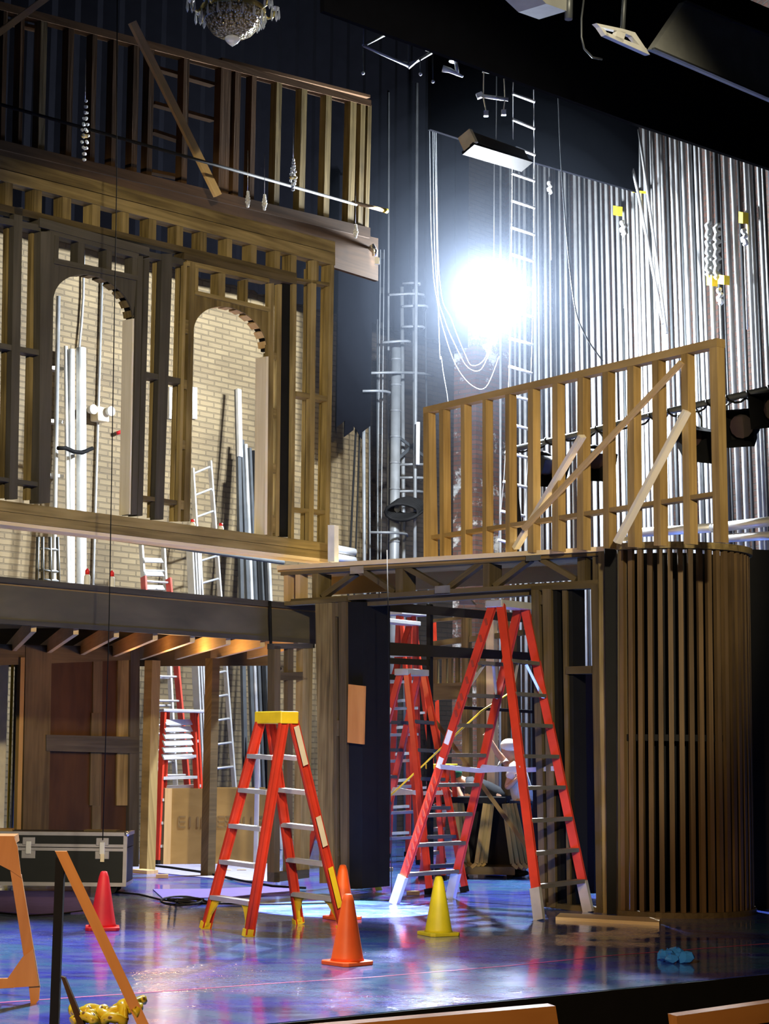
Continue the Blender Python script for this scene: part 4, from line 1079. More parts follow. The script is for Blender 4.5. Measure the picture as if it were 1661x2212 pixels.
tag(mb.build('white_post', M['white']), 'short white square post standing on the platform against the facade sill', 'post')
mb = MB(); a_ = A.hit(806, 540, .80)
t = thing('wall_fixture', 'small bright metal fixture at the end of the top storey floor', 'fixture', a_)
mb = MB(); mb.tube([a_ + Vector((-.03, 0, .05)), a_ + Vector((.02, 0, -.02)), a_ + Vector((.02, 0, -.08))], [.05, .04, .03], 8); mb.build('fixture_body', M['chrome'], t)
mb = MB(); mb.box(a_ + Vector((.05, 0, -.14)), .06, .05, .08); mb.build('lens_block', M['white'], t)

# ================================================================== LADDERS
def step_ladder(label, sides, cap_m, rail_m='red', step_m='alu', boots=None, boot_len=.0, rail_w=.075, cap_h=.055, spreader=None, knees=None, cap_over=.03, step_w=.085):
    """sides: list of (footA, topA, footB, topB, fractions of the steps, thin rear side?)"""
    feet = [p for s in sides for p in (s[0], s[2])]
    c = sum(feet, Vector()) / len(feet); c.z = 0
    t = thing('step_ladder', label, 'ladder', c, 'step ladders on the stage')
    for fa, ta, fb, tb, fr_, thin in sides:
        sd = (fb - fa); sd.z = 0; sd.normalize()
        for f_0, t_0 in ((fa, ta), (fb, tb)):
            w = rail_w * (.7 if thin else 1)
            mb = MB(); d = (t_0 - f_0).normalized()
            mb.bar(f_0 + d * boot_len, t_0, w, .012, sd)
            wd = d.cross(sd).normalized()
            for s_ in (-1, 1):
                mb.bar(f_0 + d * boot_len + wd * s_ * (w / 2 - .006) + sd * .012, t_0 + wd * s_ * (w / 2 - .006) + sd * .012, .012, .034, sd)
            rl = mb.build('rail', M[rail_m], t)
            if boots:
                mb = MB(); mb.bar(f_0, f_0 + d * max(boot_len + .02, .06), w + .012, .05, sd); mb.build('foot', M[boots], rl)
        dpt = (sd.cross(Vector((0, 0, 1)))).normalized()
        for f in fr_:
            a_ = lerp(fa, ta, f) + sd * .015; b_ = lerp(fb, tb, f) - sd * .015
            mb = MB()
            if thin: mb.bar(a_, b_, .03, .02, dpt)
            else:
                mb.bar(a_ + Vector((0, 0, .014)), b_ + Vector((0, 0, .014)), .008, step_w, dpt)
                for s_ in (-1, 1):
                    mb.bar(a_ + dpt * s_ * step_w / 2, b_ + dpt * s_ * step_w / 2, .036, .008, dpt)
            mb.build('step', M[step_m], t)
        if knees:
            for f_0, t_0, o_ in ((fa, ta, fb), (fb, tb, fa)):
                f1 = fr_[0]
                mb = MB(); q0 = lerp(f_0, t_0, .015); q1 = lerp(f_0, t_0, f1); s2 = (o_ - f_0).normalized() * .19
                mb.prism([q0, lerp(q0, q1, .95), lerp(q0, q1, .98) + s2, lerp(q0, q1, .80) + s2 * .62, lerp(q0, q1, .4) + s2 * .28, q0 + s2 * .2], dpt * .02)
                mb.build('knee_brace', M[knees], t)
    tops = [p for s in sides for p in (s[1], s[3])]
    tc = sum(tops, Vector()) / len(tops)
    sd = (sides[0][2] - sides[0][0]); sd.z = 0; sd.normalize(); fd = Vector((-sd.y, sd.x, 0))
    hu = max(abs((p - tc).dot(sd)) for p in tops) + cap_over; hv = max(abs((p - tc).dot(fd)) for p in tops) + .045
    zt = max(p.z for p in tops)
    mb = MB(); cc = Vector((tc.x, tc.y, zt - cap_h * .6))
    mb.prism([cc + sd * hu + fd * hv, cc - sd * hu + fd * hv, cc - sd * hu - fd * hv, cc + sd * hu - fd * hv], Vector((0, 0, cap_h)))
    mb.build('top_cap', M[cap_m], t, bevel=.008)
    if spreader and len(sides) > 1:
        f = spreader
        for k in (0, 1):
            a_ = lerp(sides[0][0 if k == 0 else 2], sides[0][1 if k == 0 else 3], f); b_ = lerp(sides[1][0 if k == 0 else 2], sides[1][1 if k == 0 else 3], f)
            m_ = lerp(a_, b_, .5) + Vector((0, 0, -.03))
            mb = MB(); mb.bar(a_, m_, .045, .012, sd); mb.bar(m_, b_, .045, .012, sd); mb.build('spreader', M['alu'], t)
    return t
def sticker(root, fa, ta, f0, f1, w, m_, off, sd):
    d = ta - fa
    mb = MB(); mb.bar(fa + d * f0 + off, fa + d * f1 + off, w, .003, sd); mb.build('sticker', M[m_], root)

M['shaded_alu'] = plain('shaded_aluminium', (0.22, 0.21, 0.19), .5, .6)  # shade on the tall ladder's backlit steps is put into the metal colour
# nearest ladder: twin six-footer with a yellow cap
fA, fB = on_z(443, 2006), on_z(536, 2023); fC, fD = on_z(645, 1996), on_z(742, 2011)
mid = (fA + fB + fC + fD) / 4
tA, tB, tC, tD = at(564, 1548, 15.47), at(613, 1551, 15.17), at(581, 1548, 15.51), at(631, 1553, 15.21)
fr5 = [.150, .318, .487, .655, .815]
lad = step_ladder('twin orange step ladder with a yellow cap, nearest of the open ladders', [(fA, tA, fB, tB, fr5, False), (fC, tC, fD, tD, fr5, False)], 'yellow', boots='yellow', boot_len=.012, knees='yellow', cap_h=.10, rail_w=.082)
sdv = (fB - fA).normalized()
for f0, f1, mm in ((.78, .96, 'cream'), (.40, .54, 'cream'), (.11, .30, 'yellow')):
    sticker(lad, fD, tD, f0, f1, .05, mm, Vector((.02, -.05, .01)), Vector((.5, -.8, .2)))
# tall twin ladder before the portal
fA, fB = on_z(851, 1953), on_z(972, 1942); fC, fD = on_z(1165, 1988), on_z(1271, 1970)
Yt = (fA.y + fB.y + fC.y + fD.y) / 4
tA, tB, tC, tD = at(1064, 1304, Yt - .15), at(1119, 1311, Yt + .19), at(1080, 1302, Yt - .21), at(1132, 1310, Yt + .13)
fr8 = [.098, .197, .297, .398, .498, .598, .698, .806]
lad2 = step_ladder('tall twin orange ladder with stamped rails standing astride the portal opening', [(fA, tA, fB, tB, fr8, False), (fC, tC, fD, tD, fr8, False)], 'alu', boots='alu', boot_len=.27, rail_w=.085, spreader=.46, cap_h=.07, step_m='shaded_alu')
sdv = (fB - fA).normalized()
dd = (tA - fA).normalized(); wv = dd.cross(sdv).normalized()
for i in range(30):
    f = .14 + .80 * i / 29
    if .44 < f < .62 or random.random() < .16: continue
    c = lerp(fA, tA, f) - sdv * .0085
    mb = MB(); mb.bar(c - wv * .022 - dd * .028, c + wv * .022 + dd * .028, .030, .003, sdv); mb.build('stamped_mark', M['stamp'] if 'stamp' in M else M.setdefault('stamp', plain('dark_red_stamp', (0.30, 0.035, 0.015), .6)), lad2)
for f0, f1 in ((.455, .49), (.535, .58)):
    mb = MB(); mb.bar(lerp(fA, tA, f0) - sdv * .009, lerp(fA, tA, f1) - sdv * .009, .06, .003, sdv); mb.build('sticker', M['white'], lad2)
for a_, b_ in (((fA, tA), (fB, tB)), ((fB, tB), (fA, tA)), ((fC, tC), (fD, tD)), ((fD, tD), (fC, tC))):
    p = lerp(a_[0], a_[1], .69); q = lerp(lerp(a_[0], a_[1], .80), lerp(b_[0], b_[1], .80), .35)
    mb = MB(); mb.bar(p, q, .03, .008, sdv); mb.build('step_strut', M['alu'], lad2)
# middle ladder beyond it
fA, fB, fC, fD = on_z(742, 1898), on_z(806, 1893), on_z(927, 1932), on_z(1004, 1927)
Yt = 20.1
tA, tB, tC, tD = at(864, 1452, Yt - .1), at(902, 1455, Yt + .15), at(877, 1450, Yt - .16), at(914, 1456, Yt + .09)
fr6 = [.12, .25, .38, .51, .64, .77]
ld3 = step_ladder('twin orange ladder with a dull grey cap, just beyond the tall stamped one', [(fA, tA, fB, tB, fr6, False), (fC, tC, fD, tD, fr6, False)], 'grey', boots='black', boot_len=.03, spreader=.45, cap_h=.07, cap_over=.03, step_m='steel')
sdv = (fB - fA).normalized()
for f0, f1, mm in ((.76, .84, 'white'), (.56, .72, 'white'), (.30, .40, 'yellow')):
    mb = MB(); mb.bar(lerp(fA, tA, f0) - sdv * .01, lerp(fA, tA, f1) - sdv * .01, .06, .003, sdv); mb.build('sticker', M[mm], ld3)
# far pair
fA, fB, fC, fD = on_z(655, 1872), on_z(730, 1866), on_z(828, 1862), on_z(905, 1858)
tA, tB, tC, tD = at(815, 1346, 23.6), at(884, 1347, 24.2), at(828, 1346, 23.5), at(896, 1347, 24.1)
fr9 = [.10, .21, .32, .43, .54, .65, .76, .87]
step_ladder('far orange ladder with white lit steps, rising behind the black rails of the portal', [(fA, tA, fB, tB, fr9, False), (fC, tC, fD, tD, fr9, False)], 'alu', boots='black', boot_len=.03, step_m='alu')
fA, fB, fC, fD = on_z(838, 1852), on_z(880, 1850), on_z(905, 1868), on_z(958, 1864)
tA, tB, tC, tD = at(860, 1330, 25.0), at(884, 1328, 25.3), at(866, 1332, 24.8), at(892, 1330, 25.1)
step_ladder('farthest orange ladder, its bright cap tilted just above the neighbouring cap', [(fA, tA, fB, tB, fr9, False), (fC, tC, fD, tD, [.3, .6], True)], 'alu', boots='black', boot_len=.03)
# short ladder with yellow cap beside the gilded rack
fA, fB, fC, fD = on_z(912, 1893), on_z(946, 1884), on_z(958, 1902), on_z(1000, 1895)
tA, tB, tC, tD = at(932, 1655, 21.6), at(966, 1656, 22.2), at(942, 1655, 21.5), at(976, 1656, 22.1)
step_ladder('short orange ladder with a yellow cap, behind the middle of the tall stamped ladder', [(fA, tA, fB, tB, [.2, .42, .64, .85], False), (fC, tC, fD, tD, [.3, .6], True)], 'yellow', boots='black', boot_len=.02)
# folded step ladder behind the plywood bin
Yf = 25.0
fA, fB = on_z(338, 1868), on_z(432, 1862)
tA, tB = at(352, 1536, fA.y - .02), at(415, 1536, fB.y)
fr_ = [.12, .27, .42, .56]
t = step_ladder('closed red step ladder with a broad tray, leaning behind the plywood bin', [(fA, tA, fB, tB, fr_ + [.7], False), (fA + Vector((.02, .25, 0)), tA + Vector((.02, .2, 0)), fB + Vector((.02, .25, 0)), tB + Vector((.02, .2, 0)), [.2, .5, .8], False)], 'alu', boots='black', boot_len=.02, cap_h=.04)
for i in range(6):
    a_ = lerp(fA, tA, .70 + .045 * i) + Vector((.03, -.06 + .01 * i, 0)); b_ = lerp(fB, tB, .70 + .045 * i) + Vector((-.02, -.06 + .01 * i, 0))
    mb = MB(); mb.bar(a_, b_, .075, .02, Vector((.3, -.9, .35))); mb.build('tray_slat', M['alu'], t)

def ext_ladder(label, foots, tops, n, rail_m='alu', w=.07, rung_r=.016, f0=.03, f1=.985, extra=None, nm='extension_ladder'):
    t = thing(nm, label, 'ladder', lerp(foots[0], foots[1], .5), 'ladders leaning on the brick wall')
    sd = (foots[1] - foots[0]); sd.z = 0; sd.normalize()
    for k in (0, 1):
        mb = MB(); mb.bar(foots[k], tops[k], w, .03, sd); mb.build('rail', M[rail_m], t)
    for i in range(n):
        f = lerp(f0, f1, i / (n - 1))
        mb = MB(); mb.tube([lerp(foots[0], tops[0], f), lerp(foots[1], tops[1], f)], rung_r, 8); mb.build('rung', M['alu'], t)
    return t
LB = BW
def lean(px_f, px_t, dz=1.3, doff=-.35):
    """foot on the floor out from the wall, top resting against it"""
    tp = BW.hit(px_t[0], px_t[1], doff)
    ft = BW.hit(px_f[0], px_f[1], -dz)
    k = tp.z / (tp.z - ft.z); q = tp + (ft - tp) * k
    return q, tp
a = lean((458, 1690), (415, 1012)); b = lean((506, 1694), (453, 996))
ext_ladder('aluminium extension ladder leaning on the brick wall, its top showing in the second arch', (a[0], b[0]), (a[1], b[1]), 17)
for i, (dx, lab) in enumerate(((0, 'closed aluminium ladder seen edge on, first of the stack beside the extension ladder'), (11, 'closed aluminium ladder seen edge on, second of the stack, touching the extension ladder'))):
    a = lean((428 + dx, 1560), (408 + dx, 1142), 1.2, -.5); b = lean((434 + dx, 1562), (414 + dx, 1142), 1.2, -.5)
    ext_ladder(lab, (a[0], b[0]), (a[1], b[1]), 10, w=.12)
a = lean((330, 1560), (304, 1166), 1.6, -.8); b = lean((372, 1560), (352, 1168), 1.6, -.8)
t = ext_ladder('aluminium ladder with close flat treads, standing above the orange rails', (a[0], b[0]), (a[1], b[1]), 12)
for i in range(5):
    f = .985 - .045 * (i + 1.2); mb = MB(); mb.bar(lerp(a[0], a[1], f) + Vector((.03, -.05, 0)), lerp(b[0], b[1], f) + Vector((-.02, -.05, 0)), .075, .02, Vector((.4, -.8, .5))); mb.build('tread', M['alu'], t)
a = lean((330, 1600), (310, 1246), 1.9, -1.25); b = lean((396, 1600), (364, 1250), 1.9, -1.25)
ext_ladder('orange fibreglass extension ladder leaning on the wall between post and plywood bin', (a[0], b[0]), (a[1], b[1]), 12, 'red', .10)
a = lean((931, 1700), (930, 1330), 1.5, -.9); b = lean((950, 1700), (938, 1338), 1.5, -.9)
ext_ladder('narrow red ladder edge leaning on the dark wall, behind the balustrade flat', (a[0], b[0]), (a[1], b[1]), 9, 'red', .06)

# ================================================================== STOCK AGAINST THE BRICK WALL
def stock(nm, label, top, bot, w, m_, off=-.25, doff=-.5, grp=None, cat='tube', sq=False):
    q, tp = lean(bot, top, -doff, off)
    mb = MB()
    if sq: mb.bar(q, tp, w * tp.y / FPX, .05, UP)
    else: mb.tube([q, tp], w / 2 * tp.y / FPX, 12)
    return tag(mb.build(nm, M[m_]), label, cat, grp)
stock('silver_tube', 'slim silver tube, first of the three stood on end in the first arch', (142, 748), (147, 1200), 9, 'white', grp='silver tubes stood on end')
stock('silver_tube', 'silver tube in the middle of the three stood on end in the first arch', (154, 755), (154, 1200), 15, 'white', -.3, grp='silver tubes stood on end')
stock('silver_tube', 'widest silver tube, nearest the lamp box conduit', (175, 752), (176, 1200), 22, 'white', -.35, grp='silver tubes stood on end')
stock('wall_pipe', 'grey bracketed pipe at the edge of the first arch', (126, 640), (117, 1200), 10, 'galv', grp='pipes on the ochre brick', cat='pipe')
stock('conduit', 'straight conduit running down through the wall lamp box', (222, 560), (203, 1200), 6, 'galv', -.04, -.04, cat='conduit')
mb = MB(); mb.tube([BW.hit(x, y, -.05) for x, y in ((181, 540), (180, 640), (176, 700), (171, 752))], .02, 6); tag(mb.build('conduit', M['galv']), 'wavy conduit dropping to the widest silver tube', 'conduit')
for y0, lab in ((790, 'upper'), (905, 'middle'), (1022, 'lowest')):
    mb = MB(); mb.prism([BW.hit(108, y0, -.2), BW.hit(138, y0 + 3, -.2), BW.hit(138, y0 + 10, -.2), BW.hit(108, y0 + 7, -.2)], BW.back * .2); tag(mb.build('pipe_bracket', M['alu']), lab + ' bracket of the grey pipe in the first arch', 'bracket')
mb = MB(); mb.tube([BW.hit(x, y, -.6) for x, y in ((125, 968), (142, 968), (160, 976), (178, 978), (200, 968))], .03, 6); tag(mb.build('tie_strap', M['black']), 'black strap tying the three silver tubes', 'strap')
t = thing('emergency_light', 'cream emergency lamp box with two round heads on the wall conduit', 'lamp', BW.hit(224, 910, -.1))
mb = MB(); mb.prism([BW.hit(211, 876, -.2), BW.hit(236, 882, -.2), BW.hit(237, 912, -.2), BW.hit(212, 908, -.2)], BW.back * .18); mb.build('box', M['cream'], t, bevel=.02)
for px, py in ((203, 884), (241, 888)):
    c = BW.hit(px, py, -.28); mb = MB(); mb.tube([c, c + BW.back * .1], [.07, .05], 12); mb.build('lamp_head', M['white'], t)
mb = MB(); c = BW.hit(264, 932, -.1); mb.tube([BW.hit(252, 936, -.08), BW.hit(262, 933, -.12), BW.hit(267, 930, -.12)], .03, 6); tag(mb.build('valve_handle', M['cone_r']), 'small red valve handle on the brick in the first arch', 'handle')
stock('white_board', 'tall white topped board among the dark stock lengths', (512, 842), (526, 1500), 10, 'steel', -.3, -1.0, sq=True, cat='board')
mb = MB(); q, tp = lean((526, 1500), (512, 842), 1.0, -.3); k = lerp(tp, q, .155); mb.bar(k - UP * .03, tp - UP * .03, .075, .05, UP); tag(mb.build('bare_board_end', M['white']), 'bright white end standing above the dark stock lengths', 'board')
for i, (tx, ty, bx, w, m_) in enumerate(((522, 950, 546, 9, 'steel'), (531, 960, 556, 8, 'galv'), (539, 968, 564, 7, 'steel'), (547, 974, 573, 8, 'black'), (555, 985, 581, 7, 'steel'), (563, 978, 588, 9, 'black'), (571, 990, 596, 7, 'galv'), (516, 1020, 528, 8, 'black'))):
    stock('stock_length', 'dark steel stock length leaning in the bunch beside the tall white topped board', (tx, ty), (bx, 1600), w, m_, -.3 - .06 * (i % 3), -1.1, 'steel stock lengths leaning on the wall', 'stock', i % 2 == 0)
for px, lab in ((422, 'short white board fixed on the brick, showing at the edge of the second arch'), (372, 'short white board fixed on the brick, showing in the bay between arches')):
    mb = MB(); mb.prism([BW.hit(px - 6, 836, -.05), BW.hit(px + 4, 837, -.05), BW.hit(px + 4, 905, -.05), BW.hit(px - 6, 904, -.05)], BW.back * .05); tag(mb.build('wall_board', M['white']), lab, 'board')
t = thing('steel_rack', 'dark steel rack standing behind the balcony edge, beside the silver tubes', 'rack', A.hit(105, 1255, 2.2))
R_ = A.shifted(2.2)
for x0, x1 in ((82, 79), (92, 92), (108, 110), (124, 128)):
    mb = MB(); mb.tube([R_.hit(x1, 1292), R_.hit(x0, 1160)], .02, 6); mb.build('upright', M['steel'], t)
for y in (1185, 1232, 1252):
    mb = MB(); mb.tube([R_.hit(80, y), R_.hit(127, y + 3)], .018, 6); mb.build('crossbar', M['steel'], t)
mb = MB(); f2 = A.shifted(3.0); mb.tube([f2.hit(205, 1158), f2.hit(420, 1188), f2.hit(612, 1215)], .03, 8); tag(mb.build('handrail_pipe', M['steel']), 'level grey pipe running behind the gap between sill and balcony', 'pipe')
for px, yb, lab in ((188, 1263, 'white bottle with a red cap on the balcony, nearer the silver tubes'), (241, 1271, 'white bottle with a red cap on the balcony, nearer the treaded ladder')):
    b = A.hit(px, yb, .25); b.z = zt - .03
    t = thing('caulk_bottle', lab, 'bottle', b, 'red capped bottles on the balcony edge')
    h = A.hit(px, 1232 + (px - 188) * .08, .25).z - b.z
    mb = MB(); mb.lathe(b, [(.030, 0), (.032, .02), (.032, h * .72), (.02, h * .82)], 12); mb.build('body', M['white'], t)
    mb = MB(); mb.lathe(b, [(.022, h * .8), (.022, h), (.006, h + .02)], 10); mb.build('cap', M['cone_r'], t)
for px, py, lab in ((416, 1128, 'red capped bottle on the sill under the ladder in the second arch'), (477, 1136, 'red capped bottle on the sill between that ladder and the stock lengths')):
    b = A.hit(px, py + 4, .2); b.z = A.hit(px, py + 8, .0).z
    t = thing('caulk_bottle', lab, 'bottle', b, 'red capped bottles on the facade sill')
    mb = MB(); mb.lathe(b, [(.03, 0), (.03, .05), (.02, .07)], 10); mb.build('body', M['white'], t)
    mb = MB(); mb.lathe(b, [(.02, .06), (.02, .10)], 10); mb.build('cap', M['cone_r'], t)
# plywood bin
fb0, fb1 = on_z(352, 1868), on_z(596, 1866)
t = thing('plywood_bin', 'low plywood bin with faded stencilling, behind the nearest ladder', 'bin', lerp(fb0, fb1, .5))
hb = at(360, 1703, fb0.y).z
bx = (fb1 - fb0); bn = Vector((-bx.y, bx.x, 0)).normalized()
mb = MB(); mb.prism([fb0, fb1, fb1 + Vector((0, 0, hb)), fb0 + Vector((0, 0, hb))], bn * .03, bx); mb.build('front_panel', M['ply'], t)
mb = MB(); mb.prism([fb0 + bn * .03, fb0 + bn * .7, fb0 + bn * .7 + Vector((0, 0, hb)), fb0 + bn * .03 + Vector((0, 0, hb))], bx.normalized() * .03); mb.build('side_panel', M['pine'], t)
mb = MB(); mb.prism([fb0 + bn * .7, fb1 + bn * .7, fb1 + bn * .7 + Vector((0, 0, hb)), fb0 + bn * .7 + Vector((0, 0, hb))], bn * .03); mb.build('rear_panel', M['ply'], t)
mb = MB(); mb.bar(fb0 + Vector((0, -.02, hb / 2)) + bx.normalized() * .05, fb0 + Vector((0, -.02, hb / 2)) + bx.normalized() * .05 + Vector((0, 0, .001)), .01, .01); 
mb = MB(); ex = bx.normalized(); mb.prism([fb0 + ex * .0 - bn * .02, fb0 + ex * .09 - bn * .02, fb0 + ex * .09 - bn * .02 + Vector((0, 0, hb)), fb0 - bn * .02 + Vector((0, 0, hb))], bn * .02, Vector((0, 0, 1))); mb.build('corner_batten', M['pine'], t)
M['stencil'] = plain('faded_black_stencil', (0.17, 0.105, 0.033), .7)
def glyph(x, ch):
    seg = {'E': ('l', 't', 'm', 'b'), 'L': ('l', 'b'), 'I': ('c',), 'T': ('t', 'c'), 'H': ('l', 'r', 'm'), 'N': ('l', 'r', 'd'), 'O': ('l', 'r', 't', 'b'), 'D': ('l', 'r', 't', 'b'), 'P': ('l', 't', 'm'), 'F': ('l', 't', 'm')}[ch]
    w, h = .085, .13; z = .47; mb = MB()
    P_ = lambda a_, b_: fb0 + ex * (x + a_ * w) - bn * .003 + Vector((0, 0, z + b_ * h))
    L_ = {'l': ((0, 0), (0, 1)), 'r': ((1, 0), (1, 1)), 't': ((0, 1), (1, 1)), 'm': ((0, .5), (1, .5)), 'b': ((0, 0), (1, 0)), 'c': ((.5, 0), (.5, 1)), 'd': ((0, 1), (1, 0))}
    for s_ in seg: mb.bar(P_(*L_[s_][0]), P_(*L_[s_][1]), .022, .004, bn)
    mb.build('stencil_letter', M['stencil'], t)
for i, ch in enumerate('EIINIEEHIIETE'):
    glyph(.19 + .10 * i, ch)

# ================================================================== SEEN THROUGH THE PORTAL
BR = P.shifted(1.3)
t = thing('black_rail_frame', 'black painted rail frame set back inside the portal opening', 'frame', BR.hit(920, 1880))
for l, r in (((783, 1296, 1316), (1164, 1329, 1347)), ((783, 1383, 1414), (1150, 1410, 1426)), ((783, 1418, 1431), (926, 1425, 1438)), ((783, 1452, 1467), (874, 1458, 1469)), ((1000, 1525, 1532), (1150, 1534, 1541))):
    H(t, 'rail', M['black'], BR, l, r, 0.06)
V(t, 'upright', M['black'], BR, (921, 929, 1305), (922, 930, 1900), 0.06, 0.01)
V(t, 'upright', M['black'], BR, (1148, 1156, 1320), (1152, 1160, 1900), 0.06, 0.01)
V(t, 'upright', M['black'], BR, (778, 788, 1296), (778, 788, 1900), 0.06, 0.01)
V(t, 'upright', M['black'], BR, (1234, 1280, 1455), (1240, 1284, 1930), 0.06, 0.01)  # added broad black strip that darkens the gap in the portal leg
RB = P.shifted(4.2)
t = thing('balustrade_flat', 'bare timber flat with a balustrade panel, deep behind the portal', 'set wall', RB.hit(990, 1860))
for l, r in (((928, 1386, 1398), (1011, 1374, 1386)), ((930, 1420, 1426), (998, 1414, 1420)), ((928, 1477, 1484), (998, 1474, 1481)), ((1013, 1375, 1387), (1130, 1360, 1372)), ((928, 1338, 1344), (1100, 1322, 1330))):
    H(t, 'rail', M['oak'], RB, l, r, 0.06)
H(t, 'kick_board', M['oak'], RB, (928, 1484, 1513), (1011, 1481, 1509), 0.03, 0.01)
for x0, x1 in ((934, 944), (954, 963), (968, 975), (983, 990)):
    V(t, 'baluster', M['oak'], RB, (x0, x1, 1420), (x0, x1, 1480), 0.05, 0.01)
for x0, x1, y0, y1, mm in ((996, 1011, 1328, 1868, 'oak'), (1028, 1045, 1370, 1872, 'oak'), (1049, 1066, 1340, 1878, 'pale'), (1081, 1094, 1332, 1880, 'oak'), (1106, 1116, 1360, 1882, 'oak_dark')):
    V(t, 'stud', M[mm], RB, (x0, x1, y0), (x0 + 4, x1 + 4, y1), 0.09, -0.02)
mb = MB(); mb.tube([at(791, 1767, 20.2), at(900, 1666, 19.8), at(995, 1577, 19.6), at(1040, 1536, 19.6), at(1096, 1500, 19.9)], .010, 6)
tag(mb.build('yellow_rope', M['yellow']), 'yellow rope slung diagonally across the portal behind the tall stamped ladder', 'rope')
mb = MB(); mb.bar(at(941, 1559, 20.6), at(1150, 1846, 19.9), .045, .03); tag(mb.build('thin_stick', M['oak']), 'long thin wooden stick crossing the portal from the yellow rope down to the far post', 'stick')
mb = MB(); pts = [at(x, y, 20.0) for x, y in ((789, 1760), (788, 1800), (792, 1850), (800, 1890), (812, 1924))]
for i in range(4): mb.prism([pts[i], pts[i + 1], pts[i + 1] + Vector((.07, .04, 0)), pts[i] + Vector((.07, .04, 0))], Vector((0, .008, 0)))
tag(mb.build('yellow_strap', M['cone_y']), 'dull yellow webbing strap hanging to the floor beside the black jamb', 'strap')
# gold legged cart
c0, c1 = on_z(992, 1896), on_z(1112, 1898)
t = thing('prop_cart', 'low cart with a black top and splayed gold brown legs, behind the tall stamped ladder', 'cart', lerp(c0, c1, .5))
ex = (c1 - c0).normalized(); ey = Vector((-ex.y, ex.x, 0)); L_ = (c1 - c0).length
tz = at(1010, 1722, c0.y).z
mb = MB(); q0 = c0 - ex * .30; mb.prism([q0, q0 + ex * (L_ * .98 + .2), q0 + ex * (L_ * .98 + .2) + ey * .5, q0 + ey * .5], Vector((0, 0, .07)))
mb.v = [v + Vector((0, 0, tz - .07)) for v in mb.v]; mb.build('top_board', M['black'], t)
mb = MB(); mb.prism([c0, c0 + ex * L_, c0 + ex * L_ + ey * .5, c0 + ey * .5], Vector((0, 0, .09))); mb.v = [v + Vector((0, 0, .04)) for v in mb.v]; mb.build('base_board', M['oak_dark'], t)
gold = M['gold'] = wood('gold_brown_timber', (0.20, 0.13, 0.03), (0.38, 0.26, 0.08), .5)
for i, (xt, xb, yy) in enumerate(((.30, .20, 0), (.34, .25, .05), (.38, .30, .10), (.52, .62, 0), (.56, .68, .05), (.60, .74, .1), (.64, .80, .15), (-.05, .02, 0), (-.02, .06, .06), (.02, .10, .12))):
    p = c0 + ex * xt + ey * yy + Vector((0, 0, tz - .07)); q = c0 + ex * xb + ey * yy + Vector((0, 0, .17))
    mb = MB(); mb.bar(q, p, .05, .03, ey); mb.bar(q, q + ex * (.06 if xb > xt else -.06) + Vector((0, 0, -.05)), .04, .03, ey); mb.build('leg', gold, t)
mb = MB(); mb.prism([c0 + ey * .45 + Vector((0, 0, .13)), c0 + ex * L_ + ey * .45 + Vector((0, 0, .13)), c0 + ex * L_ + ey * .45 + Vector((0, 0, tz - .07)), c0 + ey * .45 + Vector((0, 0, tz - .07))], ey * .03); mb.build('back_board', M['black'], t)
for k in (0.06, L_ - .06):
    for e in (.06, .44):
        mb = MB(); cc = c0 + ex * k + ey * e; mb.tube([cc + Vector((0, 0, .04)) - ey * .015, cc + Vector((0, 0, .04)) + ey * .015], .04, 10); mb.build('caster', M['black'], t)
